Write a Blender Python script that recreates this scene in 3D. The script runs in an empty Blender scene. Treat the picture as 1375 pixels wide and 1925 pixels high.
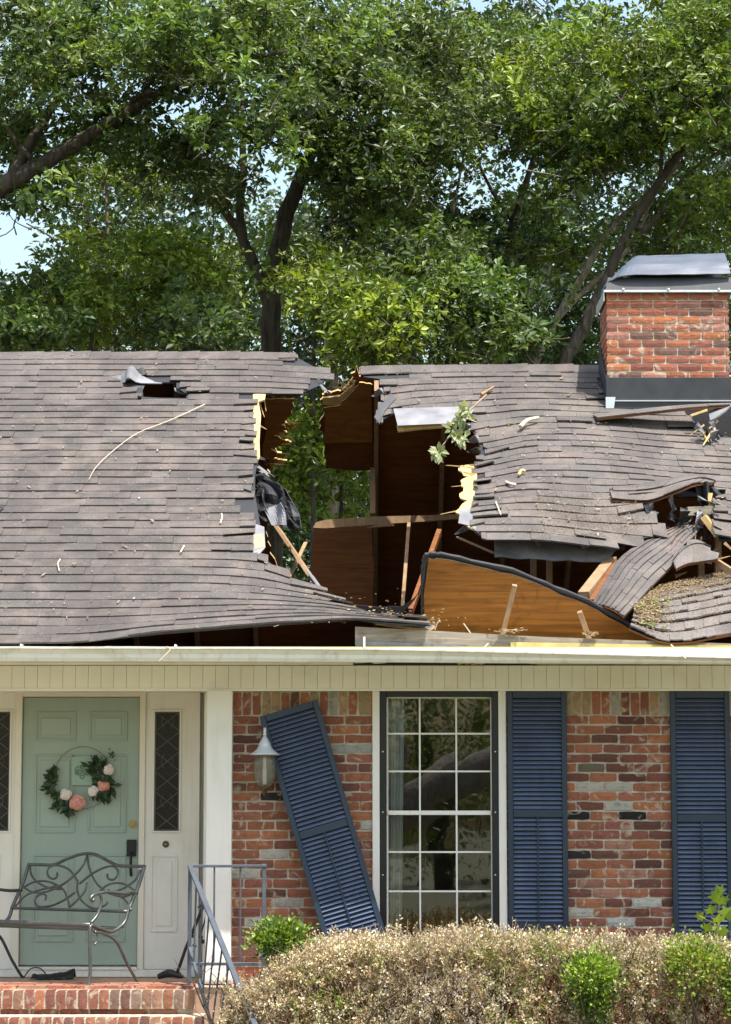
import bpy, bmesh, math, random
import numpy as np
from mathutils import Vector, Matrix, noise
from mathutils.geometry import delaunay_2d_cdt

# ------------------------------------------------------------------ camera
FPX, IW, IH = 4700.0, 1375.0, 1925.0
CAM = Vector((0.0, -18.4, 1.6))
PITCH = math.atan(578.0 / FPX)
SC = bpy.context.scene
COL = SC.collection
cd = bpy.data.cameras.new('camera'); cam = bpy.data.objects.new('camera', cd); COL.objects.link(cam)
cam.location = CAM; cam.rotation_euler = (math.pi / 2 + PITCH, 0, 0)
cd.sensor_fit = 'VERTICAL'; cd.sensor_height = 36.0; cd.lens = 36.0 * FPX / IH
cd.clip_start = 0.1; cd.clip_end = 1000.0
SC.camera = cam
SC.cycles.max_bounces = 8; SC.cycles.diffuse_bounces = 4; SC.cycles.glossy_bounces = 3; SC.cycles.transparent_max_bounces = 8
SC.render.resolution_x, SC.render.resolution_y = 731, 1024

# ------------------------------------------------------------------ sky, sun, exposure
SUN = Vector((0.24, -0.32, 0.92)).normalized()
EL = math.asin(SUN.z); AZ = math.atan2(SUN.x, SUN.y)
W = bpy.data.worlds.new('World'); SC.world = W; W.use_nodes = True
wn = W.node_tree.nodes; wl = W.node_tree.links
sky = wn.new('ShaderNodeTexSky'); sky.sky_type = 'NISHITA'; sky.sun_disc = False
sky.sun_elevation = EL; sky.sun_rotation = AZ; sky.dust_density = 3.5; sky.air_density = 1.8; sky.ozone_density = 2.2
wn['Background'].inputs['Strength'].default_value = 0.15
wl.new(sky.outputs[0], wn['Background'].inputs[0])
sl = bpy.data.lights.new('sun', 'SUN'); sl.energy = 4.3; sl.angle = math.radians(0.55); sl.color = (1.0, 0.955, 0.88)
so = bpy.data.objects.new('sun', sl); COL.objects.link(so)
so.rotation_euler = (-SUN).to_track_quat('-Z', 'Y').to_euler(); so.location = (6, -8, 20)
SC.view_settings.view_transform = 'Standard'; SC.view_settings.look = 'None'
SC.view_settings.exposure = 0.92; SC.view_settings.gamma = 1.0; SC.view_settings.use_curve_mapping = False

# ------------------------------------------------------------------ geometry helpers
CP, SP = math.cos(PITCH), math.sin(PITCH)
def at(px, py, Y):
    """world point on the vertical plane y = Y seen at photo pixel (px, py)"""
    cx = (px - IW / 2) / FPX; cy = (IH / 2 - py) / FPX
    dy = CP - cy * SP; dz = SP + cy * CP
    t = (Y - CAM.y) / dy
    return Vector((cx * t, Y, CAM.z + dz * t))
def proj(P):
    dx, dy, dz = P[0] - CAM.x, P[1] - CAM.y, P[2] - CAM.z
    d = dy * CP + dz * SP
    return (IW / 2 + dx / d * FPX, IH / 2 - (-dy * SP + dz * CP) / d * FPX)
def onz(px, py, Z):
    """world point on the horizontal plane z = Z"""
    cx = (px - IW / 2) / FPX; cy = (IH / 2 - py) / FPX
    t = (Z - CAM.z) / (SP + cy * CP)
    return Vector((cx * t, CAM.y + (CP - cy * SP) * t, Z))
def inpoly(x, y, poly):
    c = False; j = len(poly) - 1
    for i in range(len(poly)):
        xi, yi = poly[i]; xj, yj = poly[j]
        if (yi > y) != (yj > y) and x < (xj - xi) * (y - yi) / (yj - yi) + xi: c = not c
        j = i
    return c
def cr(p0, p1, p2, p3, t):
    return 0.5 * ((2 * p1) + (p2 - p0) * t + (2 * p0 - 5 * p1 + 4 * p2 - p3) * t * t + (3 * p1 - p0 - 3 * p2 + p3) * t ** 3)
def curve(pts, u):
    """Catmull-Rom through pts at u in 0..1"""
    n = len(pts) - 1
    if n == 1: return pts[0].lerp(pts[1], u)
    f = min(max(u, 0), 1) * n; i = min(int(f), n - 1); t = f - i
    a = pts[i - 1] if i > 0 else pts[i] * 2 - pts[i + 1]
    d = pts[i + 2] if i + 2 <= n else pts[i + 1] * 2 - pts[i]
    return cr(a, pts[i], pts[i + 1], d, t)
def smooth(pts, k=5):
    pts = [Vector(p) for p in pts]; n = (len(pts) - 1) * k
    return [curve(pts, i / n) for i in range(n + 1)]

def tag(o, label=None, cat=None, group=None, kind=None):
    if label: o['label'] = label
    if cat: o['category'] = cat
    if group: o['group'] = group
    if kind: o['kind'] = kind
    return o
def empty(name, loc=(0, 0, 0), label=None, cat=None, group=None, rot=None):
    o = bpy.data.objects.new(name, None); COL.objects.link(o)
    o.location = loc; o.empty_display_size = 0.1
    if rot: o.rotation_euler = rot
    return tag(o, label, cat, group)
def link(name, me, parent=None, local=False):
    o = bpy.data.objects.new(name, me); COL.objects.link(o)
    if parent is not None:
        o.parent = parent
        if not local and parent.type == 'EMPTY':
            o.matrix_parent_inverse = Matrix.Translation(-Vector(parent.location))
    return o

class MB:
    def __init__(s): s.V = []; s.F = []; s.M = []; s.C = []
    def add(s, vs, fs, m=0, col=None):
        b = len(s.V); s.V += [tuple(v) for v in vs]
        for f in fs: s.F.append(tuple(b + i for i in f)); s.M.append(m)
        if col is not None: s.C += [col] * len(vs)
        return s
    def box(s, c, d, R=None, m=0, col=None):
        c = Vector(c); h = [x / 2 for x in d]
        vs = []
        for x in (-1, 1):
            for y in (-1, 1):
                for z in (-1, 1):
                    v = Vector((x * h[0], y * h[1], z * h[2]))
                    vs.append(c + (R @ v if R else v))
        return s.add(vs, [(0, 1, 3, 2), (4, 6, 7, 5), (0, 4, 5, 1), (2, 3, 7, 6), (0, 2, 6, 4), (1, 5, 7, 3)], m, col)
    def bb(s, a, b, m=0):
        return s.box([(a[i] + b[i]) / 2 for i in range(3)], [abs(b[i] - a[i]) for i in range(3)], None, m)
    def bar(s, a, b, w, h, up=(0, 0, 1), m=0):
        a = Vector(a); b = Vector(b); d = (b - a); L = d.length; d.normalize()
        x = d.cross(Vector(up))
        if x.length < 1e-4: x = d.cross(Vector((0, 1, 0)))
        x.normalize(); z = x.cross(d)
        R = Matrix((x, d, z)).transposed()
        return s.box((a + b) / 2, (w, L, h), R, m)
    def tube(s, pts, r, n=8, cap=True, m=0):
        pts = [Vector(p) for p in pts]; k = len(pts)
        rs = r if isinstance(r, (list, tuple)) else [r] * k
        if len(rs) != k:
            rs = [rs[0] + (rs[-1] - rs[0]) * i / (k - 1) for i in range(k)] if len(rs) == 2 else [rs[min(int(i / (k - 1) * (len(rs) - 1)), len(rs) - 2)] * (1 - (i / (k - 1) * (len(rs) - 1) - min(int(i / (k - 1) * (len(rs) - 1)), len(rs) - 2))) + rs[min(int(i / (k - 1) * (len(rs) - 1)), len(rs) - 2) + 1] * (i / (k - 1) * (len(rs) - 1) - min(int(i / (k - 1) * (len(rs) - 1)), len(rs) - 2)) for i in range(k)]
        vs = []; px = None
        for i in range(k):
            t = (pts[min(i + 1, k - 1)] - pts[max(i - 1, 0)]).normalized()
            if px is None:
                px = t.cross(Vector((0, 0, 1)))
                if px.length < 1e-3: px = t.cross(Vector((0, 1, 0)))
            px = (px - t * px.dot(t)).normalized(); py = t.cross(px)
            for j in range(n):
                a = 2 * math.pi * j / n
                vs.append(pts[i] + (px * math.cos(a) + py * math.sin(a)) * rs[i])
        fs = [(i * n + j, i * n + (j + 1) % n, (i + 1) * n + (j + 1) % n, (i + 1) * n + j) for i in range(k - 1) for j in range(n)]
        if cap: fs += [tuple(range(n))[::-1], tuple((k - 1) * n + j for j in range(n))]
        return s.add(vs, fs, m)
    def lathe(s, prof, c, n=20, m=0, wob=None):
        c = Vector(c); vs = []
        for i, (r, z) in enumerate(prof):
            for j in range(n):
                a = 2 * math.pi * j / n
                rr = r * (1 + (wob(i, j, z) if wob else 0))
                vs.append(c + Vector((rr * math.cos(a), rr * math.sin(a), z)))
        k = len(prof)
        fs = [(i * n + j, i * n + (j + 1) % n, (i + 1) * n + (j + 1) % n, (i + 1) * n + j) for i in range(k - 1) for j in range(n)]
        fs += [tuple(range(n))[::-1], tuple((k - 1) * n + j for j in range(n))]
        return s.add(vs, fs, m)
    def grid(s, f, nu, nv, th=0.0, m=0, mb=None, me=None):
        """solid sheet over f(u,v); th is its thickness to the back"""
        P = [[Vector(f(i / nu, j / nv)) for j in range(nv + 1)] for i in range(nu + 1)]
        vs = [P[i][j] for i in range(nu + 1) for j in range(nv + 1)]
        idx = lambda i, j: i * (nv + 1) + j
        fs = [(idx(i, j), idx(i + 1, j), idx(i + 1, j + 1), idx(i, j + 1)) for i in range(nu) for j in range(nv)]
        if th <= 0: return s.add(vs, fs, m)
        b = []
        for i in range(nu + 1):
            for j in range(nv + 1):
                du = P[min(i + 1, nu)][j] - P[max(i - 1, 0)][j]; dv = P[i][min(j + 1, nv)] - P[i][max(j - 1, 0)]
                n = du.cross(dv)
                n = n.normalized() if n.length > 1e-9 else Vector((0, -1, 0))
                if n.dot(CAM - P[i][j]) < 0: n = -n
                b.append(P[i][j] - n * th)
        N = len(vs); B = len(s.V)
        s.add(vs + b, [])
        def put(q, mm): s.F.append(tuple(B + k for k in q)); s.M.append(mm)
        for q in fs: put(q, m); put(tuple(N + k for k in q[::-1]), m if mb is None else mb)
        mm = m if me is None else me
        for i in range(nu):
            for j in (0, nv): put((idx(i, j), idx(i + 1, j), N + idx(i + 1, j), N + idx(i, j)), mm)
        for j in range(nv):
            for i in (0, nu): put((idx(i, j), idx(i, j + 1), N + idx(i, j + 1), N + idx(i, j)), mm)
        return s
    def mesh(s, name, mats, smooth_=False, bevel=0.0, fix=True):
        me = bpy.data.meshes.new(name)
        me.from_pydata(s.V, [], s.F)
        if not isinstance(mats, (list, tuple)): mats = [mats]
        for m in mats: me.materials.append(m)
        if len(mats) > 1: me.polygons.foreach_set('material_index', s.M)
        if s.C:
            a = me.color_attributes.new('Col', 'FLOAT_COLOR', 'POINT')
            a.data.foreach_set('color', np.array([(c[0], c[1], c[2], 1) for c in s.C], dtype=np.float32).ravel())
        if fix or bevel:
            bm = bmesh.new(); bm.from_mesh(me)
            if fix: bmesh.ops.recalc_face_normals(bm, faces=bm.faces)
            if bevel: bmesh.ops.bevel(bm, geom=bm.edges[:] , offset=bevel, segments=1, affect='EDGES', clamp_overlap=True)
            bm.to_mesh(me); bm.free()
        if smooth_: me.polygons.foreach_set('use_smooth', [True] * len(me.polygons))
        me.update()
        return me
    def build(s, name, mats, parent=None, smooth_=False, bevel=0.0, local=False, fix=True):
        return link(name, s.mesh(name, mats, smooth_, bevel, fix), parent, local)

def plate(outline, mapper, th, step=0, holes=(), depth_dir=None, thb=None):
    """a sheet with an arbitrary outline given in photo pixels, laid on a surface by mapper(px,py) -> (point, normal)"""
    pts = [Vector((p[0], p[1])) for p in outline]; n = len(pts)
    edges = [(i, (i + 1) % n) for i in range(n)]
    for h in holes:
        b = len(pts); pts += [Vector((p[0], p[1])) for p in h]
        edges += [(b + i, b + (i + 1) % len(h)) for i in range(len(h))]
    if step:
        xs = [p[0] for p in outline]; ys = [p[1] for p in outline]
        x = min(xs) + step / 2
        while x < max(xs):
            y = min(ys) + step / 2
            while y < max(ys):
                if inpoly(x, y, outline) and not any(inpoly(x, y, h) for h in holes): pts.append(Vector((x, y)))
                y += step
            x += step
    vs, es, fs, *_ = delaunay_2d_cdt(pts, edges, [], 0, 1e-4)
    tri = []
    for f in fs:
        c = sum((vs[i] for i in f), Vector((0, 0))) / len(f)
        if inpoly(c.x, c.y, outline) and not any(inpoly(c.x, c.y, h) for h in holes): tri.append(tuple(f))
    top, bot = [], []
    for v in vs:
        p, nn = mapper(v.x, v.y); top.append(p); bot.append(p - nn * th)
    N = len(top); mb = MB(); mb.add(top + bot, [])
    cnt = {}
    for f in tri:
        mb.F.append(f); mb.M.append(0); mb.F.append(tuple(N + i for i in f[::-1])); mb.M.append(1)
        for i in range(3):
            e = (f[i], f[(i + 1) % 3]); k = tuple(sorted(e)); cnt.setdefault(k, []).append(e)
    for k, v in cnt.items():
        if len(v) == 1:
            a, b = v[0]; mb.F.append((a, b, N + b, N + a)); mb.M.append(2)
    return mb

# ------------------------------------------------------------------ materials
def mat(name, base=(0.5, 0.5, 0.5), rough=0.7, metal=0.0, spec=0.4):
    m = bpy.data.materials.new(name); m.use_nodes = True
    nt = m.node_tree; b = nt.nodes['Principled BSDF']
    b.inputs['Base Color'].default_value = (*base, 1); b.inputs['Roughness'].default_value = rough
    b.inputs['Metallic'].default_value = metal; b.inputs['Specular IOR Level'].default_value = spec
    return m, nt, b
def nnode(nt, t, **kw):
    n = nt.nodes.new(t)
    for k, v in kw.items(): setattr(n, k, v)
    return n
def mixc(nt, a, b, fac, mode='MIX'):
    n = nt.nodes.new('ShaderNodeMix'); n.data_type = 'RGBA'; n.blend_type = mode
    for s, v in ((n.inputs[0], fac), (n.inputs[6], a), (n.inputs[7], b)):
        if isinstance(v, (int, float)): s.default_value = v
        elif isinstance(v, tuple): s.default_value = (*v, 1)
        else: nt.links.new(v, s)
    return n.outputs[2]
def nz(nt, scale, detail=4, rough=0.55, coord='Object', stretch=None, dist=0.0):
    tc = nnode(nt, 'ShaderNodeTexCoord'); src = tc.outputs[coord]
    if coord == 'World':
        pass
    if stretch:
        mp = nnode(nt, 'ShaderNodeMapping'); mp.inputs['Scale'].default_value = stretch
        nt.links.new(src, mp.inputs[0]); src = mp.outputs[0]
    n = nnode(nt, 'ShaderNodeTexNoise'); n.inputs['Scale'].default_value = scale; n.inputs['Detail'].default_value = detail
    n.inputs['Roughness'].default_value = rough; n.inputs['Distortion'].default_value = dist
    nt.links.new(src, n.inputs['Vector']); return n.outputs['Fac']
def gpos(nt, scale, detail=4, stretch=None, dist=0.0):
    """noise over world position, so that shared meshes do not repeat"""
    g = nnode(nt, 'ShaderNodeNewGeometry'); src = g.outputs['Position']
    if stretch:
        mp = nnode(nt, 'ShaderNodeMapping'); mp.inputs['Scale'].default_value = stretch
        nt.links.new(src, mp.inputs[0]); src = mp.outputs[0]
    n = nnode(nt, 'ShaderNodeTexNoise'); n.inputs['Scale'].default_value = scale; n.inputs['Detail'].default_value = detail
    n.inputs['Distortion'].default_value = dist
    nt.links.new(src, n.inputs['Vector']); return n.outputs['Fac']
def ramp(nt, fac, stops):
    r = nnode(nt, 'ShaderNodeValToRGB'); e = r.color_ramp.elements
    while len(e) < len(stops): e.new(0.5)
    for k, (p, c) in enumerate(stops):
        e[k].position = p; e[k].color = (*c, 1) if isinstance(c, tuple) else (c, c, c, 1)
    nt.links.new(fac, r.inputs[0]); return r.outputs[0]
def bump(nt, b, h, strength=0.4, dist=0.01):
    n = nnode(nt, 'ShaderNodeBump'); n.inputs['Strength'].default_value = strength; n.inputs['Distance'].default_value = dist
    nt.links.new(h, n.inputs['Height']); nt.links.new(n.outputs[0], b.inputs['Normal'])

MT = {}
def simple(name, base, rough=0.6, metal=0.0, spec=0.4, var=0.12, scale=6.0, bmp=0.1, bscale=60, dirt=None, streak=None):
    m, nt, b = mat(name, base, rough, metal, spec)
    f = gpos(nt, scale, 5)
    c = mixc(nt, tuple(x * (1 - var) for x in base), tuple(min(1, x * (1 + var)) for x in base), ramp(nt, f, [(0.3, 0.0), (0.7, 1.0)]))
    if streak:
        c = mixc(nt, c, streak, ramp(nt, gpos(nt, 3.0, 7, stretch=(7, 7, .55), dist=.4), [(0.52, 0.0), (0.78, 0.5)]))
    if dirt:
        d = gpos(nt, 2.2, 8, dist=1.0)
        c = mixc(nt, c, dirt, ramp(nt, d, [(0.55, 0.0), (0.75, 0.55)]))
    nt.links.new(c, b.inputs['Base Color'])
    if bmp: bump(nt, b, gpos(nt, bscale, 4), bmp, 0.004)
    MT[name] = m; return m

# brick: the colour of each piece comes from its object, the wear from noise
m, nt, b = mat('brick', rough=0.9, spec=0.2)
oi = nnode(nt, 'ShaderNodeObjectInfo')
c = mixc(nt, oi.outputs['Color'], (0.05, 0.03, 0.025), ramp(nt, gpos(nt, 22, 6), [(0.5, 0.0), (0.8, 0.55)]))
c = mixc(nt, c, (0.46, 0.38, 0.29), ramp(nt, gpos(nt, 9, 9, dist=1.5), [(0.575, 0.0), (0.68, 0.72)]))
c = mixc(nt, c, (0.9, 0.85, 0.8), ramp(nt, gpos(nt, 120, 3), [(0.5, 0.0), (1.0, 0.3)]), 'MULTIPLY')
nt.links.new(c, b.inputs['Base Color']); bump(nt, b, gpos(nt, 55, 8), 0.8, 0.006); MT['brick'] = m
m, nt, b = mat('mortar', rough=0.95, spec=0.1)
c = mixc(nt, (0.40, 0.34, 0.26), (0.56, 0.50, 0.41), ramp(nt, gpos(nt, 12, 8), [(0.3, 0.0), (0.7, 1.0)]))
nt.links.new(c, b.inputs['Base Color']); bump(nt, b, gpos(nt, 90, 6), 0.9, 0.006); MT['mortar'] = m
# shingle: colour from the vertex attribute, granules and dust from noise
m, nt, b = mat('shingle', rough=0.92, spec=0.18)
at_ = nnode(nt, 'ShaderNodeAttribute'); at_.attribute_name = 'Col'
c = mixc(nt, at_.outputs['Color'], (0.25, 0.195, 0.17), ramp(nt, gpos(nt, 4, 10, dist=0.8), [(0.42, 0.0), (0.8, 0.55)]))
c = mixc(nt, c, (0.42, 0.37, 0.32), ramp(nt, gpos(nt, 26, 5, dist=1.5), [(0.66, 0.0), (0.74, 0.5)]))
c = mixc(nt, c, (0.035, 0.032, 0.032), ramp(nt, gpos(nt, 160, 3), [(0.52, 0.0), (0.72, 0.75)]))
c = mixc(nt, c, (0.36, 0.32, 0.30), ramp(nt, gpos(nt, 130, 2), [(0.6, 0.0), (0.75, 0.6)]))
c = mixc(nt, c, (0.07, 0.06, 0.058), ramp(nt, gpos(nt, 1.1, 6, stretch=(2.6, 0.5, 0.5), dist=0.6), [(0.46, 0.0), (0.75, 0.6)]))
c = mixc(nt, c, (0.20, 0.175, 0.15), ramp(nt, gpos(nt, 1.7, 8, dist=1.2), [(0.55, 0.0), (0.75, 0.5)]))
nt.links.new(c, b.inputs['Base Color']); bump(nt, b, gpos(nt, 240, 4), 0.7, 0.004); MT['shingle'] = m
def wood(name, a, b_, scale=(1.5, 12, 12), dark=(0.05, 0.03, 0.02), rough=0.75, knots=0.5):
    m, nt, b = mat(name, rough=rough, spec=0.25)
    f = gpos(nt, 2.0, 9, stretch=scale, dist=1.2)
    c = mixc(nt, a, b_, ramp(nt, f, [(0.3, 0.0), (0.7, 1.0)]))
    c = mixc(nt, c, dark, ramp(nt, gpos(nt, 3.5, 7, dist=2.0), [(0.55, 0.0), (0.8, knots)]))
    nt.links.new(c, b.inputs['Base Color']); bump(nt, b, f, 0.5, 0.05 if 'bark' in name else 0.006); MT[name] = m
wood('plywood', (0.23, 0.085, 0.024), (0.135, 0.047, 0.014), (1.2, 3, 16), (0.10, 0.035, 0.012))
wood('plywood_amber', (0.31, 0.130, 0.020), (0.15, 0.055, 0.010), (0.7, 6, 14), (0.06, 0.025, 0.008), knots=0.8)
wood('plywood_lit', (0.36, 0.15, 0.036), (0.22, 0.085, 0.022), (1.2, 3, 16), (0.10, 0.035, 0.012))  # plywood brightened to paint in the sun bounce on the rear slope
wood('raw_wood', (0.66, 0.48, 0.22), (0.50, 0.32, 0.13), (8, 8, 2), (0.45, 0.24, 0.09), knots=0.35)
wood('lumber', (0.36, 0.24, 0.14), (0.25, 0.15, 0.08), (8, 8, 1.5), (0.14, 0.07, 0.03))
wood('grey_wood', (0.34, 0.30, 0.24), (0.20, 0.175, 0.14), (1.2, 14, 14), (0.05, 0.045, 0.04), 0.9, 0.7)
wood('bark', (0.11, 0.092, 0.072), (0.032, 0.026, 0.020), (7, 7, 1.1), (0.02, 0.018, 0.015), 0.95, 0.75)
wood('pale_bark', (0.34, 0.29, 0.23), (0.12, 0.10, 0.08), (7, 7, 1.1), (0.05, 0.045, 0.04), 0.95, 0.6)
wood('twig', (0.13, 0.09, 0.06), (0.07, 0.05, 0.035), (6, 6, 2), (0.03, 0.02, 0.015), 0.9)
simple('felt', (0.022, 0.022, 0.025), 0.6, spec=0.4, bmp=0.4, bscale=30)
simple('grey_felt', (0.20, 0.20, 0.215), 0.8, spec=0.3, var=0.25, bmp=0.4, bscale=70)
simple('cream_paint', (0.86, 0.85, 0.78), 0.5, var=0.04, scale=3, bmp=0.1, bscale=40, dirt=(0.72, 0.66, 0.48))
simple('white_paint', (0.78, 0.76, 0.70), 0.5, streak=(0.62, 0.58, 0.48), var=0.03, scale=3, bmp=0.08, bscale=50, dirt=(0.66, 0.62, 0.52))
simple('trim_paint', (0.74, 0.70, 0.60), 0.45, var=0.03, scale=3, bmp=0.08, bscale=50, dirt=(0.62, 0.57, 0.44))
simple('gutter_paint', (0.80, 0.79, 0.72), 0.45, streak=(0.40, 0.36, 0.27), var=0.05, scale=4, bmp=0.06, bscale=30, dirt=(0.50, 0.46, 0.33))
simple('fascia_paint', (0.55, 0.45, 0.18), 0.6, var=0.2, scale=8, bmp=0.2, dirt=(0.22, 0.17, 0.08))
simple('door_paint', (0.325, 0.405, 0.345), 0.42, streak=(0.275, 0.35, 0.30), var=0.03, scale=2, bmp=0.05, bscale=40)
simple('navy_paint', (0.013, 0.027, 0.05), 0.42, spec=0.5, var=0.12, scale=5, bmp=0.08, bscale=90)
simple('navy_slat_lit', (0.088, 0.118, 0.198), 0.45, spec=0.5, streak=(0.15, 0.18, 0.25), var=0.18, scale=5, bmp=0.08, bscale=90)  # frame navy lightened to paint in gloss highlights; streaks are chalky wear
simple('black_frame', (0.012, 0.012, 0.013), 0.35, var=0.2, bmp=0.03)
simple('bench_metal', (0.11, 0.113, 0.11), 0.38, metal=0.55, spec=0.6, var=0.25, scale=20, bmp=0.2, bscale=120)
simple('rail_paint', (0.07, 0.085, 0.11), 0.4, metal=0.1, spec=0.5, var=0.15, scale=15, bmp=0.15, bscale=80, dirt=(0.13, 0.13, 0.15))
simple('chimney_metal', (0.23, 0.24, 0.255), 0.36, metal=0.85, spec=0.5, var=0.15, scale=3, bmp=0.12, bscale=9)
simple('flashing', (0.045, 0.048, 0.053), 0.45, metal=0.4, var=0.2, scale=6, bmp=0.15, bscale=14)
simple('galvanised', (0.60, 0.61, 0.62), 0.4, metal=0.6, var=0.1, bmp=0.05)
simple('lantern_metal', (0.52, 0.57, 0.60), 0.35, metal=0.2, var=0.05, bmp=0.03)
simple('brass', (0.38, 0.28, 0.11), 0.3, metal=0.9, bmp=0)
simple('aged_brass', (0.12, 0.08, 0.045), 0.4, metal=0.7, bmp=0)
simple('black_plastic', (0.012, 0.012, 0.014), 0.5, bmp=0.1)
simple('lead_came', (0.13, 0.115, 0.10), 0.5, metal=0.4, bmp=0)
simple('dark_screen', (0.018, 0.016, 0.015), 0.22, spec=0.3, bmp=0.1)
simple('curtain', (0.62, 0.66, 0.66), 0.9, var=0.08, bmp=0.1)
simple('room_paint', (0.16, 0.11, 0.075), 0.9, bmp=0)
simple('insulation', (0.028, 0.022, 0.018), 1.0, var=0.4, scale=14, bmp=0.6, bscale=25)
simple('petal_white', (0.80, 0.74, 0.70), 0.8, var=0.05, bmp=0)
simple('petal_pink', (0.72, 0.33, 0.27), 0.8, var=0.15, scale=40, bmp=0)
simple('plaque_paint', (0.30, 0.42, 0.34), 0.5, var=0.06, scale=30, bmp=0.1)
simple('plaque_dark', (0.13, 0.20, 0.16), 0.5, bmp=0)
simple('lawn', (0.12, 0.115, 0.065), 1.0, var=0.35, scale=3, bmp=0.8, bscale=40)
simple('soil', (0.10, 0.07, 0.05), 1.0, var=0.4, scale=9, bmp=0.8, bscale=30)
simple('root_soil', (0.28, 0.17, 0.08), 1.0, var=0.5, scale=5, bmp=0.8, bscale=12)
simple('concrete_tread', (0.44, 0.30, 0.21), 0.9, var=0.2, scale=8, bmp=0.4, bscale=60)
# glass: clear pane with a real Fresnel reflection
m = bpy.data.materials.new('window_glass'); m.use_nodes = True; nt = m.node_tree
for n in list(nt.nodes):
    if n.type != 'OUTPUT_MATERIAL': nt.nodes.remove(n)
out = [n for n in nt.nodes if n.type == 'OUTPUT_MATERIAL'][0]
tr = nnode(nt, 'ShaderNodeBsdfTransparent'); tr.inputs[0].default_value = (0.86, 0.88, 0.86, 1)
gl = nnode(nt, 'ShaderNodeBsdfGlossy'); gl.inputs['Roughness'].default_value = 0.012; gl.inputs[0].default_value = (1, 1, 1, 1)
bp = nnode(nt, 'ShaderNodeBump'); bp.inputs['Strength'].default_value = 0.05; bp.inputs['Distance'].default_value = 0.01
nt.links.new(gpos(nt, 3.0, 2), bp.inputs['Height']); nt.links.new(bp.outputs[0], gl.inputs['Normal'])
fr = nnode(nt, 'ShaderNodeFresnel'); fr.inputs[0].default_value = 2.1
mx = nnode(nt, 'ShaderNodeMixShader'); nt.links.new(fr.outputs[0], mx.inputs[0]); nt.links.new(tr.outputs[0], mx.inputs[1]); nt.links.new(gl.outputs[0], mx.inputs[2])
nt.links.new(mx.outputs[0], out.inputs[0]); MT['glass'] = m
m = bpy.data.materials.new('lantern_glass'); m.use_nodes = True; nt = m.node_tree; b = nt.nodes['Principled BSDF']
out = [n for n in nt.nodes if n.type == 'OUTPUT_MATERIAL'][0]
b.inputs['Base Color'].default_value = (0.30, 0.30, 0.25, 1); b.inputs['Roughness'].default_value = 0.06; b.inputs['Specular IOR Level'].default_value = 1.0
tr = nnode(nt, 'ShaderNodeBsdfTransparent'); tr.inputs[0].default_value = (0.82, 0.82, 0.76, 1)
mx = nnode(nt, 'ShaderNodeMixShader'); mx.inputs[0].default_value = 0.30
nt.links.new(tr.outputs[0], mx.inputs[1]); nt.links.new(b.outputs[0], mx.inputs[2]); nt.links.new(mx.outputs[0], out.inputs[0]); MT['lantern_glass'] = m
def leafmat(name, trans=0.35, rough=0.45, spec=0.45):
    m = bpy.data.materials.new(name); m.use_nodes = True; nt = m.node_tree; b = nt.nodes['Principled BSDF']
    out = [n for n in nt.nodes if n.type == 'OUTPUT_MATERIAL'][0]
    a = nnode(nt, 'ShaderNodeAttribute'); a.attribute_name = 'Col'
    nt.links.new(a.outputs['Color'], b.inputs['Base Color']); b.inputs['Roughness'].default_value = rough
    b.inputs['Specular IOR Level'].default_value = spec
    t = nnode(nt, 'ShaderNodeBsdfTranslucent')
    nt.links.new(mixc(nt, a.outputs['Color'], (1.0, 1.0, 0.25), 1.0, 'MULTIPLY'), t.inputs[0])
    mx = nnode(nt, 'ShaderNodeMixShader'); mx.inputs[0].default_value = trans
    nt.links.new(b.outputs[0], mx.inputs[1]); nt.links.new(t.outputs[0], mx.inputs[2]); nt.links.new(mx.outputs[0], out.inputs[0])
    MT[name] = m
leafmat('leaf', 0.40, 0.40, 0.45); leafmat('dry_leaf', 0.25, 0.95, 0.05)

# ================================================================== the setting
g = MB(); N = 40
g.add([(-220, -160, -0.32), (220, -160, -0.32), (220, 260, -0.32), (-220, 260, -0.32)], [(0, 1, 2, 3)])
tag(g.build('lawn', MT['lawn']), kind='structure')
g = MB(); g.grid(lambda u, v: Vector((-1.3 + u * 5.6, -2.3 + v * 2.25, -0.312 + 0.03 * noise.noise((u * 9, v * 5, 0)))), 28, 10)
tag(g.build('planting_bed', MT['soil']), kind='structure')

# ================================================================== the house
HOUSE = empty('brick_house', (0, 0, -0.3), 'low brick house with a crushed grey shingle roof and green front door', 'house')
XL, XR = -4.3, 4.4
ZL = onz(200, 1836, 0.42).z                      # landing level
ZF = at(687, 1298.5, -0.03).z                    # underside of the frieze
DY = 0.80                                        # plane of the front door
rng = random.Random(7)

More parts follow.
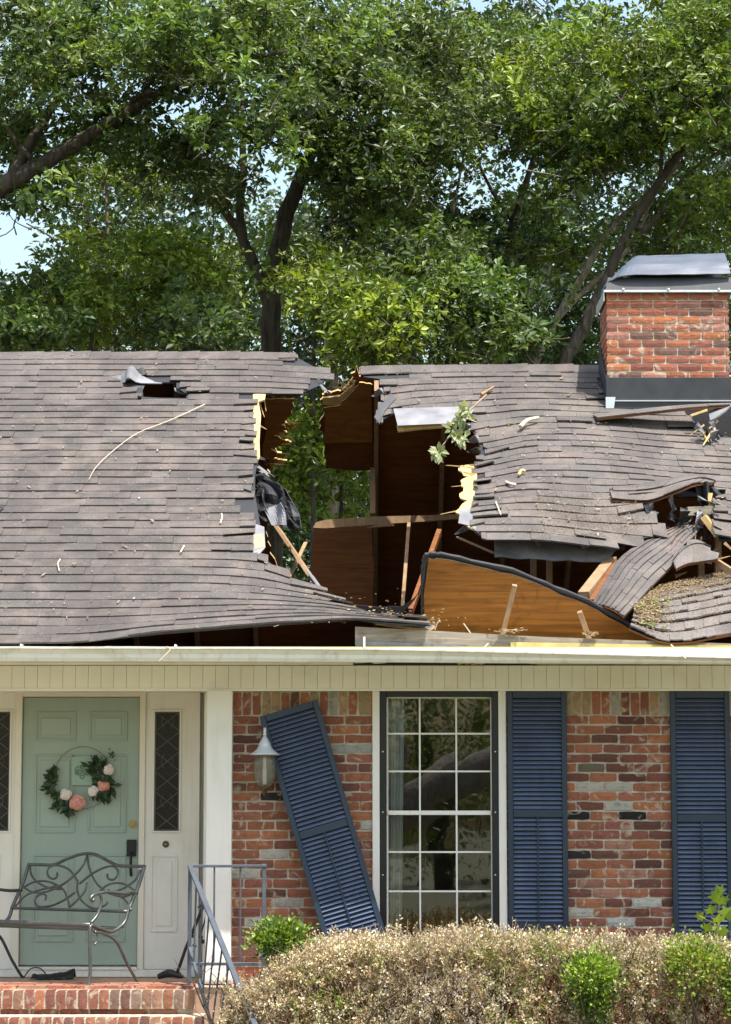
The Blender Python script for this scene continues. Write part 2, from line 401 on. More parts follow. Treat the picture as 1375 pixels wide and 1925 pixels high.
# ---- brick wall, each brick a piece
BC = 0.0698; BL = 0.207
def brickmesh(L, D, H, seed):
    r = random.Random(seed); mb = MB()
    nx, nzz = 5, 3
    vs = []; fs = []
    for i in range(nx):
        for k in range(nzz):
            u = (-0.5 + i / (nx - 1)); w = (-0.5 + k / (nzz - 1))
            ex = abs(u) == 0.5; ez = abs(w) == 0.5
            y = -D / 2 + (0.003 if ex or ez else 0) + r.uniform(-0.0012, 0.0012) + (0.0035 if ex and ez else 0)
            vs.append((u * L * (0.985 if ez and ex else 1) + r.uniform(-1, 1) * 0.003, y, w * H * (0.97 if ex else 1) + r.uniform(-1, 1) * (0.0026 if ez else 0.0005)))
    idx = lambda i, k: i * nzz + k
    for i in range(nx - 1):
        for k in range(nzz - 1): fs.append((idx(i, k), idx(i + 1, k), idx(i + 1, k + 1), idx(i, k + 1)))
    ring = [idx(i, 0) for i in range(nx)] + [idx(nx - 1, k) for k in range(1, nzz)] + [idx(i, nzz - 1) for i in range(nx - 2, -1, -1)] + [idx(0, k) for k in range(nzz - 2, 0, -1)]
    b = len(vs)
    for q in ring: vs.append((vs[q][0], D / 2, vs[q][2]))
    n = len(ring)
    for a in range(n): fs.append((ring[a], b + a, b + (a + 1) % n, ring[(a + 1) % n]))
    fs.append(tuple(b + a for a in range(n)))
    mb.add(vs, fs); return mb
BV = [brickmesh(0.195, 0.09, 0.0575, k) for k in range(7)]
BM = [q.mesh('brick', MT['brick']) for q in BV]
PAL = [((0.27, 0.105, 0.062), 7), ((0.32, 0.125, 0.062), 5), ((0.225, 0.085, 0.06), 5), ((0.17, 0.07, 0.052), 2.5), ((0.12, 0.055, 0.042), 1.6),
       ((0.30, 0.15, 0.105), 1.6), ((0.34, 0.32, 0.27), 0.7), ((0.03, 0.027, 0.027), 0.5)]
def brickcol(r, warm=1.0):
    t = r.uniform(0, sum(w for _, w in PAL))
    for c, w in PAL:
        t -= w
        if t <= 0: break
    k = r.uniform(0.82, 1.2)
    return (min(1, c[0] * k * warm), c[1] * k, c[2] * k, 1)
def putbrick(parent, loc, sx=1, rot=None, col=None, warm=1.0, r=rng, sz=1):
    o = link('brick', r.choice(BM), parent)
    o.location = loc; o.scale = (sx, 1, sz); o.rotation_euler = rot or (r.uniform(-.006, .006), r.uniform(-.008, .008), r.uniform(-.008, .008))
    o.color = col or brickcol(r, warm); return o

xa0, xa1 = at(437, 1500, 0).x, at(701, 1500, 0).x
xb0, xb1 = at(952, 1500, 0).x, XR
ZS = at(687, 1344.5, 0).z                        # under the soldier course
wm = MB()
wm.bb((xa0, 0.0105, -0.3), (xa1, 0.20, ZF + 0.14)); wm.bb((xb0, 0.0105, -0.3), (xb1, 0.20, ZF + 0.14))
wz = at(800, 1762, 0).z
wm.bb((xa1, 0.0115, -0.3), (xb0, 0.1995, wz - 0.03))
WALL = wm.build('brick_wall', MT['mortar'], HOUSE)
hid = MB(); vis_px = [(437, 701, 1812), (1052, 1278, 1775)]
special = {}
def wallbricks(x0, x1, lowpx):
    nrow = int((ZS + 0.3) / BC)
    for k in range(nrow):
        z = ZS - (k + 0.5) * BC
        if z < -0.28: break
        x = x0 - (0.5 * BL if k % 2 else 0.0) + rng.uniform(-0.01, 0.01)
        while x < x1 - 0.01:
            a = max(x, x0 + 0.004); b = min(x + BL - 0.011 + rng.uniform(-.004, .004), x1 - 0.004)
            x += BL
            if b - a < 0.03: continue
            c = ((a + b) / 2, 0.045 + rng.uniform(-0.0025, 0.0025), z + rng.uniform(-.002, .002))
            px, py = proj((c[0], 0, z))
            show = any(l < px + 20 and px - 20 < r_ and py < lo for l, r_, lo in vis_px)
            if show:
                col = None
                for sx_, sy_, cc in ((1085, 1534, (.02, .018, .019, 1)), (1190, 1534, (.02, .018, .019, 1)), (1170, 1517, (.36, .36, .31, 1)), (1093, 1445, (.13, .11, .08, 1)),
                                     (1219, 1693, (.42, .42, .38, 1)), (1090, 1711, (.40, .39, .34, 1)), (1175, 1728, (.40, .40, .36, 1)), (665, 1405, (.30, .30, .26, 1)), (500, 1735, (.42, .40, .36, 1))):
                    if abs(px - sx_) < 27 and abs(py - sy_) < 9.2: col = cc
                putbrick(WALL, c, (b - a) / 0.195, None, col)
            else:
                hid.box(c, (b - a, 0.09, 0.0575), col=None)
    # soldier course under the frieze
    x = x0 + 0.005; zz = (ZS + ZF) / 2 - 0.003; H = ZF - ZS - 0.012
    while x < x1 - 0.03:
        w = min(0.0575, x1 - x - 0.006); c = (x + w / 2, 0.045, zz + rng.uniform(-.004, .004)); px, py = proj((c[0], 0, zz))
        if any(l < px + 8 and px - 8 < r_ for l, r_, lo in vis_px):
            o = putbrick(WALL, c, H / 0.195, (rng.uniform(-.01, .01), math.pi / 2 + rng.uniform(-.025, .025), 0), None)
            if rng.random() < 0.35: o.color = (0.33 * rng.uniform(.8, 1.1), 0.22, 0.12, 1)
        x += BC + rng.uniform(-.002, .004)
wallbricks(xa0, xa1, 1812); wallbricks(xb0, xb1, 1760)
o = hid.build('covered_brick', MT['brick'], WALL); o['kind'] = 'stuff'; o.color = (0.26, 0.085, 0.05, 1)
# outer shell of the house (gable ends, back), porch side wall
sh = MB()
sh.bb((XL - .2, DY + .12, -.3), (XL, 8.2, 2.8)); sh.bb((XR, -.02, -.3), (XR + .2, 8.2, 2.8)); sh.bb((XL - .2, 8.2, -.3), (XR + .2, 8.4, 2.8))
sh.add([(XL - .1, -.6, 2.8), (XL - .1, 8.3, 2.8), (XL - .1, 3.8, 5.6)], [(0, 1, 2)]); sh.add([(XR + .1, -.6, 2.8), (XR + .1, 8.3, 2.8), (XR + .1, 3.8, 5.6)], [(0, 1, 2)])
o = sh.build('gable_wall', MT['mortar'], HOUSE)
# room behind the window
rm = MB()
x0, x1 = xa0 + .02, XR
rm.bb((x0, 3.6, .4), (x1, 3.7, 2.7)); rm.bb((x0 - .02, .21, .4), (x0 + .05, 3.6, 2.7)); rm.bb((x0, .21, .36), (x1, 3.6, .42))
rm.build('room_wall', MT['room_paint'], HOUSE)
# ceiling and attic floor
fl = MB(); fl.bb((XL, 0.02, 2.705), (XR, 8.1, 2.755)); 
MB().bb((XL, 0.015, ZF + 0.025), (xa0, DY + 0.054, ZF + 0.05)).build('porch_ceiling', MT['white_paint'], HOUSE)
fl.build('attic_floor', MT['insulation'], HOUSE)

# ---- porch: door, sidelights, trim, column
def dx(px): return at(px, 1560, DY).x
def dz(py): return at(200, py, DY).z
dl, dr, dt, db = dx(41), dx(261), dz(1311), dz(1814)
p = MB(); p.bb((XL, DY + .055, ZL), (at(390, 1500, 0).x, DY + .115, ZF + .05)); p.build('entry_wall', MT['white_paint'], HOUSE)
DOOR = MB().bb((dl, DY, db), (dr, DY + .045, dt)).build('front_door', MT['door_paint'], HOUSE, bevel=.002)
dw = dr - dl; dh = dt - db
def raised(a, b, parent, m, y=DY, rec=.012):
    """a panel with a recessed moulding round a raised field"""
    mb = MB()
    for (q, r_) in (((a[0], a[1]), (b[0], a[1] + .016)), ((a[0], b[1] - .016), (b[0], b[1])), ((a[0], a[1] + .0161), (a[0] + .016, b[1] - .0161)), ((b[0] - .016, a[1] + .0161), (b[0], b[1] - .0161))):
        mb.bb((q[0], y - .010, q[1]), (r_[0], y - .0005, r_[1]))
    mb.bb((a[0] + .045, y - .009, a[1] + .045), (b[0] - .045, y - .0005, b[1] - .045))
    return mb.build('panel', m, parent, bevel=.0035)
for (u0, u1) in ((.105, .455), (.565, .895)):
    for (v0, v1) in ((.835, .945), (.49, .785), (.085, .41)):
        raised((dl + u0 * dw, db + v0 * dh), (dl + u1 * dw, db + v1 * dh), DOOR, MT['door_paint'])
kb = MB(); q = at(250, 1549, DY)
kb.tube([q + Vector((0, -.001, 0)), q + Vector((0, -.012, 0))], .029, 16); kb.tube([q + Vector((0, -.0125, 0)), q + Vector((0, -.03, 0))], .018, 14)
kb.build('deadbolt', MT['brass'], DOOR, smooth_=False)
hb = MB(); q = at(248, 1594, DY)
hb.box(q + Vector((0, -.014, 0)), (.072, .026, .125)); hb.tube(smooth([q + Vector((0, -.028, -.03)), q + Vector((.0, -.06, -.08)), q + Vector((0, -.055, -.16)), q + Vector((0, -.012, -.21))]), .012, 8)
hb.build('door_handle', MT['black_plastic'], DOOR, bevel=.004)
# frame of the door and the sidelights
fr = MB()
fr.bb((dx(28), DY - .045, ZL), (dx(40), DY + .05, dt + .05)); fr.bb((dx(262), DY - .045, ZL), (dx(273), DY + .05, dt + .05))
fr.bb((dx(40) + .0005, DY - .043, dt + .004), (dx(262) - .0005, DY + .05, dt + .05))
fr.build('door_frame', MT['trim_paint'], HOUSE, bevel=.003)
th = MB(); th.bb((dx(-100), DY - .09, ZL + .002), (dx(372), DY - .046, ZL + .055)); th.bb((dx(40), DY - .10, ZL + .0551), (dx(262), DY - .005, ZL + .075))
th.build('threshold', MT['white_paint'], HOUSE, bevel=.003)
def sidelight(p0, p1, g0, g1, bell):
    s = MB()
    gz0, gz1 = dz(1562), dz(1338)
    X0, X1, G0, G1 = dx(p0), dx(p1), dx(g0), dx(g1)
    y0, y1 = DY - .02, DY + .05
    s.bb((X0, y0, ZL + .056), (X1, y1, gz0)); s.bb((X0, y0, gz1), (X1, y1, dt + .05)); s.bb((X0, y0, gz0), (G0, y1, gz1)); s.bb((G1, y0, gz0), (X1, y1, gz1))
    S = s.build('sidelight', MT['white_paint'], HOUSE)
    f = MB()
    for a, b in (((G0 - .014, gz0 - .014), (G1 + .014, gz0)), ((G0 - .014, gz1), (G1 + .014, gz1 + .014)), ((G0 - .014, gz0 + .0003), (G0, gz1 - .0003)), ((G1, gz0 + .0003), (G1 + .014, gz1 - .0003))):
        f.bb((a[0], y0 - .012, a[1]), (b[0], y0 - .0005, b[1]))
    f.build('moulding', MT['white_paint'], S, bevel=.003)
    MB().bb((G0, DY + .012, gz0), (G1, DY + .036, gz1)).build('pane', MT['dark_screen'], S)
    c = MB(); w = G1 - G0; n = 6; h = (gz1 - gz0) / n
    xm = (G0 + G1) / 2; yy = DY + .006
    for i in range(n):
        z0 = gz0 + i * h
        for a, b in (((G0, z0), (G1, z0 + h)), ((G1, z0), (G0, z0 + h))):
            c.bar((a[0], yy, a[1]), (b[0], yy, b[1]), .005, .005, up=(0, 1, 0))
        if 0 < i:
            c.lathe([(.004, -.004), (.010, 0), (.004, .004)], (xm, yy - .004, z0), 8)
        if i % 2:
            for sgn in (-1, 1):
                pts = [(xm + sgn * (w * .12 + w * .12 * math.sin(t * math.pi)), yy - .001, z0 + h * (.15 + .7 * t)) for t in [k / 6 for k in range(7)]]
                c.tube(pts, .0025, 5)
    for zz in (gz0 + .006, gz1 - .006): c.bar((G0, yy - .004, zz), (G1, yy - .004, zz), .008, .012, up=(0, 1, 0))
    for xx in (G0 + .006, G1 - .006): c.bar((xx, yy - .003, gz0), (xx, yy - .003, gz1), .008, .012, up=(0, 1, 0))
    c.build('lead_came', MT['lead_came'], S)['kind'] = 'stuff'
    a0, a1 = dx(p0 + (p1 - p0) * .13), dx(p1 - (p1 - p0) * .28)
    raised((a0, dz(1752)), (a1, dz(1607)), S, MT['white_paint'], y0)
    return S
S = sidelight(273.3, 360, 290, 337, True)
kb = MB(); q = at(312, 1587, DY - .02)
kb.tube([q, q + Vector((0, -.008, 0))], .026, 16); kb.tube([q + Vector((0, -.0082, 0)), q + Vector((0, -.016, 0))], .019, 16)
kb.build('doorbell', MT['aged_brass'], S); k2 = MB(); k2.lathe([(.003, -.003), (.009, 0), (.003, .003)], q + Vector((0, -.019, 0)), 10); k2.build('bell_button', MT['petal_white'], S)
sidelight(-62, 27.7, -29, 17, False)
pw = MB(); cxl, cxr = at(388, 1500, -.1).x, at(436, 1500, -.1).x
pw.bb((dx(360.5), DY - .06, ZL + .003), (dx(376), DY + .05, ZF + .04)); pw.bb((cxl - .03, .09, ZL + .003), (cxl + .06, DY - .061, ZF + .04))
pw.build('corner_board', MT['white_paint'], HOUSE, bevel=.003)
co = MB(); co.bb((cxl, -.10, ZL + .002), (cxr, .085, ZF - .001)); COLUMN = co.build('column', MT['white_paint'], HOUSE, bevel=.004)
o = MB().bb((cxl - .012, -.112, ZL + .0025), (cxr + .012, .097, ZL + .09)).build('column_base', MT['white_paint'], COLUMN, bevel=.004)

# ---- frieze of upright boards, soffit, fascia, gutter
zt = at(687, 1249, -.03).z
MB().bb((XL, -.012, ZF + .005), (XR, .012, zt + .12)).build('frieze_backing', MT['fascia_paint'], HOUSE)
fb = MB(); fb.bb((XL, -.034, ZF - .002), (XR, -.0125, ZF + .018)); FRZ = fb.build('frieze', MT['cream_paint'], HOUSE, bevel=.002)
bw = 0.0935
fm = []
for k, ww in enumerate((bw - .002, bw * .55, bw * .42)):
    fm.append(MB().box((0, 0, 0), (ww, .016, zt - ZF - .0265)).mesh('frieze_board', MT['cream_paint'], bevel=.0018))
x = XL + .02; k = 0
while x < XR - .1:
    o = link('frieze_board', fm[0], FRZ); o.location = (x + bw / 2, -.0205 + rng.uniform(-.0012, .0012), (zt + ZF + .0105) / 2); x += bw
sf = MB(); zs = zt + .004
sf.bb((XL, -.655, zs + .012), (XR, -.034, zs + .024)); sf.build('soffit', MT['cream_paint'], HOUSE)
# crown strip between frieze and soffit: whole on the left, torn away with splinters on the right
xc = at(664, 1246, -.05).x
cs = MB(); cs.bb((XL, -.05, zt - .004), (xc, -.0345, zs + .0115)); cs.build('crown_strip', MT['cream_paint'], HOUSE, bevel=.003)
r = random.Random(3)
cs = MB(); x = at(800, 1246, -.05).x
pts = []
xx = xc + .01
while xx < XR:
    pts.append((xx, r.uniform(.003, .017) if xx < at(1000, 1246, -.05).x else .001)); xx += r.uniform(.03, .08)
for (xa, ha), (xb_, hb_) in zip(pts, pts[1:]):
    cs.add([(xa, -.045, zt + .002 + ha), (xb_, -.045, zt + .002 + hb_), (xb_, -.045, zs + .0115), (xa, -.045, zs + .0115), (xa, -.036, zt + .002 + ha), (xb_, -.036, zt + .002 + hb_), (xb_, -.036, zs + .0115), (xa, -.036, zs + .0115)],
           [(0, 1, 2, 3), (4, 5, 6, 7), (0, 1, 5, 4), (2, 3, 7, 6), (0, 3, 7, 4), (1, 2, 6, 5)])
MB().bb((xc + .005, -.0335, zt - .006), (at(1010, 1246, -.05).x, -.0128, zs + .0105)).build('crack_shade', MT['felt'], HOUSE)  # black strip set behind the torn strip to paint the gap's shade
cs.build('crown_strip', MT['cream_paint'], HOUSE)['label'] = 'torn cream strip with a ragged gap under the gutter'
sp = MB()
for k in range(9):
    xx = at(r.choice([825, 850, 860, 870, 885, 900, 905]) + r.uniform(-6, 6), 1246, -.05).x
    sp.bar((xx, -.048, zt - .002 + r.uniform(0, .01)), (xx + r.uniform(.03, .1), -.05, zt + .012), .006, .008)
sp.build('splinter', MT['raw_wood'], HOUSE)
MB().bb((XL, -.675, zs + .0), (XR, -.656, at(200, 1216, -.66).z)).build('fascia', MT['fascia_paint'], HOUSE)
# gutter, its front lip sagging to the right
st = [(-420, 1215.5, 1243), (100, 1215.5, 1243), (450, 1216, 1243.5), (700, 1218, 1244.5), (880, 1222, 1245.5), (1040, 1227, 1246.5), (1200, 1231.5, 1247.5), (1500, 1239.5, 1249.5)]
st0 = st; st = []
for (a_, b_) in zip(st0, st0[1:]):
    n_ = max(1, int((b_[0] - a_[0]) / 60))
    st += [tuple(a_[q] + (b_[q] - a_[q]) * k_ / n_ for q in range(3)) for k_ in range(n_)]
st.append(st0[-1])
gu = MB(); sec = []
for px, pt, pb in st:
    b_ = at(px, pb, -.74); t_ = at(px, pt, -.79); X = at(px, 1230, -.76).x
    zb, zt2 = b_.z, t_.z; h = zt2 - zb; zk = at(px, 1218, -.68).z
    zt2 += .004 * noise.noise((px * .011, 1, 0)); zb += .003 * noise.noise((px * .013, 5, 0)); h = zt2 - zb
    pr = [(-.677, zk), (-.677, zb), (-.735, zb), (-.752, zb + h * .25), (-.757, zb + h * .5), (-.782, zb + h * .8), (-.795, zb + h * .86), (-.797, zt2), (-.789, zt2 + .001), (-.786, zb + h * .88)]
    inn = [(-.777, zb + h * .82), (-.752, zb + h * .52), (-.747, zb + h * .27), (-.731, zb + .004), (-.681, zb + .004), (-.681, zk)]
    sec.append([(X, y, z) for y, z in pr + inn])
n = len(sec[0]); k = len(sec)
gu.add([p_ for s_ in sec for p_ in s_], [(i * n + j, i * n + (j + 1) % n, (i + 1) * n + (j + 1) % n, (i + 1) * n + j) for i in range(k - 1) for j in range(n)] + [tuple(range(n)), tuple((k - 1) * n + j for j in range(n))])
GUT = gu.build('gutter', MT['gutter_paint'], HOUSE)
for px in (205, 560, 905, 1215):
    sv = []
    for dxp in (-7, 7):
        i = max(k_ for k_ in range(len(st)) if st[k_][0] <= px + dxp); t_ = (px + dxp - st[i][0]) / (st[i + 1][0] - st[i][0]); s0_, s1_ = sec[i], sec[i + 1]
        sv.append([Vector(s0_[q_]).lerp(Vector(s1_[q_]), t_) + Vector((0, -.0025, -.0015 if q_ < 3 else .001)) for q_ in range(1, 9)])
    mb = MB(); mb.add(sv[0] + sv[1], [(q_, q_ + 1, 9 + q_, 8 + q_) for q_ in range(7)]); mb.build('seam', MT['gutter_paint'], GUT)
for px, py, h in ((40, 1214, .012), (330, 1215, .012), (685, 1217, .075), (1040, 1226, .018), (1140, 1229, .014), (1290, 1233, .018)):
    q = at(px, py, -.792); hb = MB(); hb.tube([q + Vector((0, 0, -.004)), q + Vector((0, .004, h))], .008, 8); hb.bar(q + Vector((0, .005, h * .6)), q + Vector((0, .11, h * .6 + .004)), .014, .004)
    hb.build('hanger', MT['white_paint'], GUT)

# ---- window with black storm frame, white muntins, 18 panes
wx = lambda px: at(px, 1520, .0).x
wz_ = lambda py: at(800, py, .0).z
zb, ztop = wz_(1764), ZF - .002
WIN = empty('window', (0, 0, 0)); WIN.parent = HOUSE; WIN.matrix_parent_inverse = Matrix.Translation(-Vector(HOUSE.location))
tr = MB(); tr.bb((wx(700.5), -.02, zb - .06), (wx(714), .16, ztop)); tr.bb((wx(938), -.02, zb - .06), (wx(952.5), .16, ztop)); tr.build('casing', MT['white_paint'], WIN, bevel=.003)
MB().bb((wx(714.2), -.05, zb - .06), (wx(937.8), .16, zb - .008)).build('window_sill', MT['white_paint'], WIN, bevel=.004)
sf = MB(); a0, a1 = wx(714.5), wx(937.5); yf0, yf1 = -.012, .045
sf.bb((a0, yf0, zb - .006), (wx(727), yf1, ztop - .001)); sf.bb((wx(925.5), yf0, zb - .006), (a1, yf1, ztop - .001)); sf.bb((wx(727) + .0003, yf0 + .001, wz_(1310)), (wx(925.5) - .0003, yf1, ztop - .0015)); sf.bb((wx(727) + .0003, yf0 + .001, zb - .006), (wx(925.5) - .0003, yf1, zb + .02))
SF = sf.build('storm_frame', MT['black_frame'], WIN, bevel=.003)
bl = MB().lathe([(.002, -.004), (.0062, -.002), (.0062, .002), (.002, .004)], (0, 0, 0), 8).mesh('bolt', MT['galvanised'])
for px in (720, 931.5):
    for py in (1413, 1527, 1645, 1745):
        o = link('bolt', bl, WIN); o.matrix_parent_inverse = Matrix(); o.location = at(px, py, -.016); o.rotation_euler = (math.pi / 2, 0, 0)
cols = [wx(v) for v in (728, 790, 859, 925)]; rows = [wz_(v) for v in (1310, 1379, 1450, 1528, 1602, 1676, 1752)]
ymu = .03
for i in (1, 2):
    MB().bb((cols[i] - .0065, ymu, rows[6]), (cols[i] + .0065, ymu + .022, rows[0])).build('muntin', MT['white_paint'], WIN, bevel=.002)
for j in (1, 2, 4, 5):
    MB().bb((cols[0], ymu + .001, rows[j] - .0065), (cols[3], ymu + .021, rows[j] + .0065)).build('muntin', MT['white_paint'], WIN, bevel=.002)
MB().bb((cols[0], ymu - .006, rows[3] - .016), (cols[3], ymu + .03, rows[3] + .016)).build('meeting_rail', MT['white_paint'], WIN, bevel=.003)
fz = MB(); fz.bb((cols[0] - .004, ymu + .002, rows[6]), (cols[0] + .009, ymu + .026, rows[0])); fz.bb((cols[3] - .006, ymu + .002, rows[6]), (cols[3] + .004, ymu + .026, rows[0])); fz.bb((cols[0] + .0095, ymu + .003, rows[0] - .01), (cols[3] - .0065, ymu + .025, rows[0] + .004))
fz.build('sash', MT['white_paint'], WIN, bevel=.002)
for i in range(3):
    for j in range(6):
        t = rng.uniform(-.004, .004); s = rng.uniform(-.004, .004)
        mb = MB(); cx, cz = (cols[i] + cols[i + 1]) / 2, (rows[j] + rows[j + 1]) / 2; w, h = cols[i + 1] - cols[i], rows[j] - rows[j + 1]
        mb.grid(lambda u, v: Vector((cx + (u - .5) * w, ymu + .012 + (u - .5) * w * t + (v - .5) * h * s, cz + (v - .5) * h)), 1, 1, .0)
        mb.build('pane', MT['glass'], WIN, fix=False)
cu = MB(); cu.grid(lambda u, v: Vector((wx(729 + 32 * u - 6 * v * u), .16 + .018 * math.sin(u * 16 + v * .8), rows[0] + .03 + (rows[6] - rows[0] - .06) * v)), 22, 6, .003)
cu.build('curtain', MT['curtain'], WIN, smooth_=True)

# ---- shutters
def shutter_parts(w, h, parent, local, frame_parent=None):
    """louvred shutter in the XZ plane: origin at its bottom centre, back on y = 0"""
    s = .040; d = .034
    zmid = h * .49; tr_, br, mr = .05, .07, .058
    stl = MB().box((0, 0, 0), (s, d, h)).mesh('stile', MT['navy_paint'], bevel=.003)
    out = []
    for sg in (-1, 1):
        o = link('stile', stl, parent, True); o.location = (sg * (w / 2 - s / 2), -d / 2, h / 2); out.append(o)
    for zc, hh in ((h - tr_ / 2, tr_), (br / 2, br), (zmid, mr)):
        o = MB().box((0, -d / 2, zc), (w - 2 * s - .001, d - .003, hh)).build('rail', MT['navy_paint'], parent, bevel=.003, local=True); out.append(o)
    me = MB().box((0, 0, 0), (w - 2 * s - .002, .037, .0065)).mesh('slat', MT['navy_slat_lit'], bevel=.0018)
    for z0, z1 in ((br, zmid - mr / 2), (zmid + mr / 2, h - tr_)):
        n = round((z1 - z0) / .0328); pz = (z1 - z0) / n
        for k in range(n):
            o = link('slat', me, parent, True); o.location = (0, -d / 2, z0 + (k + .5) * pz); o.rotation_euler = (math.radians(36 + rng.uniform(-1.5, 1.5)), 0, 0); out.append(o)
    o = MB().box((0, -d - .003, (br + zmid - mr / 2) / 2), (.010, .010, zmid - mr / 2 - br + .01)).build('tilt_rod', MT['navy_paint'], parent, local=True); out.append(o)
    return out
for k, (l, r_, b_) in enumerate(((955, 1067, 1752), (1262.5, 1375, 1770))):
    X0, X1 = at(l, 1520, -.02).x, at(r_, 1520, -.02).x; z0 = at(1000, b_, -.02).z; z1 = ZF - .004
    bp = MB(); bp.bb((X0 + .03, -.003, z0 + .02), (X1 - .03, -.0005, z1 - .02)); bk = bp.build('shutter', MT['black_frame'], HOUSE)  # black sheet behind the slats paints the shade in their gaps
    for o in shutter_parts(X1 - X0, z1 - z0, bk, True):
        o.location = Vector(o.location) + Vector(((X0 + X1) / 2, -.004, z0))

# ================================================================== roof
EY, RY = -.70, 3.80
EZ = at(0, 1211, EY).z; RZ = at(0, 665, RY).z
RL = math.hypot(RY - EY, RZ - EZ); RC, RS = (RY - EY) / RL, (RZ - EZ) / RL
RN = Vector((0, -RS, RC))
def rbase(X, s): return Vector((X, EY + s * RC, EZ + s * RS))
def rhit(px, py):
    """pixel onto the undamaged front slope"""
    cx = (px - IW / 2) / FPX; cy = (IH / 2 - py) / FPX
    d = Vector((cx, CP - cy * SP, SP + cy * CP))
    t = RN.dot(Vector((0, EY, EZ)) - CAM) / RN.dot(d)
    P = CAM + d * t
    return P.x, (P.y - EY) / RC
class Slab:
    def __init__(s, cx, ry, D, DYm=None): s.cx, s.ry, s.D, s.DY = cx, ry, D, DYm
    def _i(s, A, px, py):
        def loc(arr, v):
            v = min(max(v, arr[0]), arr[-1])
            for i in range(len(arr) - 1):
                if v <= arr[i + 1]: break
            return i, (v - arr[i]) / (arr[i + 1] - arr[i])
        i, t = loc(s.cx, px); j, w = loc(s.ry, py)
        def row(r):
            R = A[min(max(r, 0), len(A) - 1)]; g = lambda k: R[min(max(k, 0), len(R) - 1)]
            a, b, c, d = g(i - 1), g(i), g(i + 1), g(i + 2)
            v = cr(a, b, c, d, t); lo, hi = min(b, c), max(b, c); m = .15 * (hi - lo)
            return min(max(v, lo - m), hi + m)
        v = cr(row(j - 1), row(j), row(j + 1), row(j + 2), w); lo, hi = sorted((row(j), row(j + 1))); m = .15 * (hi - lo)
        return min(max(v, lo - m), hi + m)
    def pt(s, X, sl):
        P = rbase(X, sl); px, py = proj(P)
        d = s._i(s.D, px, py); y = s._i(s.DY, px, py) if s.DY else 0.0
        wob = .004 * noise.noise((X * 1.1, sl * 1.3, 3.0)) + .002 * noise.noise((X * 4, sl * 3, 8.0))
        return at(px, py + d, P.y + y) + RN * wob
    def frame(s, X, sl):
        P = s.pt(X, sl); a = s.pt(X + .04, sl) - P; b = s.pt(X, sl + .04) - P
        n = a.cross(b); n.normalize()
        return P, (n if n.z > 0 else -n)
    def inv(s, px, py):
        q = py
        for _ in range(8): q = py - s._i(s.D, px, q)
        return rhit(px, q)
    def mapper(s, off):
        def f(px, py):
            X, sl = s.inv(px, py); P, n = s.frame(X, sl); return P + n * off, n
        return f
NROW = 41; EXPO = RL / NROW
SHC = [(0.097, 0.088, 0.083), (0.100, 0.091, 0.086), (0.104, 0.095, 0.090), (0.091, 0.082, 0.077), (0.099, 0.088, 0.081), (0.111, 0.102, 0.097)]
rs = random.Random(21)
def shcol(r, pale=0.0):
    c = r.choice(SHC); k = r.uniform(.93, 1.07) + pale
    return tuple(x * k * .9 for x in c)
def shingle_mb(F, a, b, s0, s1, th, lift, col, ncol=3, skew=0.0):
    """one shingle over the surface F(x, s) -> point, normal"""
    top, bot = [], []
    for i in range(ncol):
        x = a + (b - a) * i / (ncol - 1); sk = skew * (i / (ncol - 1) - .5)
        for sv, h in ((s0 + sk, th + lift), (s1, th * .35)):
            P, n = F(x, sv); top.append(P + n * h); bot.append(P + n * max(h - th, -.002) * .999)
    N = len(top); fs = []
    for i in range(ncol - 1):
        q = (2 * i, 2 * i + 2, 2 * i + 3, 2 * i + 1); fs += [q, tuple(N + k for k in q[::-1]), (2 * i, 2 * i + 2, N + 2 * i + 2, N + 2 * i), (2 * i + 1, 2 * i + 3, N + 2 * i + 3, N + 2 * i + 1)]
    e = 2 * (ncol - 1); fs += [(0, 1, N + 1, N), (e, e + 1, N + e + 1, N + e)]
    mb = MB(); mb.add(top + bot, fs, 0, col); return mb
CAND = []     # (pixel area, roof part key, MB)
def lay(slab, key, xmin, xmax, poly, holes=(), edge=None, pale=None):
    for k in range(NROW):
        s0 = k * EXPO; s1 = s0 + EXPO * 1.12
        x = xmin - rs.uniform(0, .3)
        while x < xmax:
            w = rs.choice([.15, .20, .24, .28, .30, .34]) ; a, b = x, x + w - .0015; x += w
            ok = []
            for t in (.1, .3, .5, .7, .9):
                P = slab.pt(a + (b - a) * t, s0 + EXPO * .5); q = proj(P)
                ok.append(inpoly(q[0], q[1], poly) and not any(inpoly(q[0], q[1], h) for h in holes))
            if not any(ok): continue
            i0 = ok.index(True); i1 = 4 - ok[::-1].index(True)
            if i0 > 0: a2 = a + (b - a) * (i0 / 5)
            else: a2 = a
            b2 = a + (b - a) * ((i1 + 1) / 5) if i1 < 4 else b
            broken = not all(ok)
            thick = rs.choice([.007, .008, .012, .014, .015, .013]); lift = rs.uniform(0, .003)
            if broken:
                lift += rs.uniform(0, .03)
                if rs.random() < .14: continue
            if rs.random() < .012: lift += rs.uniform(.006, .02)
            P = slab.pt((a2 + b2) / 2, s0 + EXPO * .5); q = proj(P)
            pl = pale(q[0], q[1]) if pale else 0.0
            mb = shingle_mb(slab.frame, a2, b2, s0, s1, thick, lift, shcol(rs, pl), 3, rs.uniform(-.05, .05) if broken else rs.uniform(-.004, .004))
            c = [proj(v) for v in (mb.V[0], mb.V[4], mb.V[5], mb.V[1])]
            ar = abs(sum(c[i][0] * c[(i + 1) % 4][1] - c[(i + 1) % 4][0] * c[i][1] for i in range(4))) / 2
            if not (-5 < q[0] < 1380): ar = 0
            CAND.append((ar, key, mb))

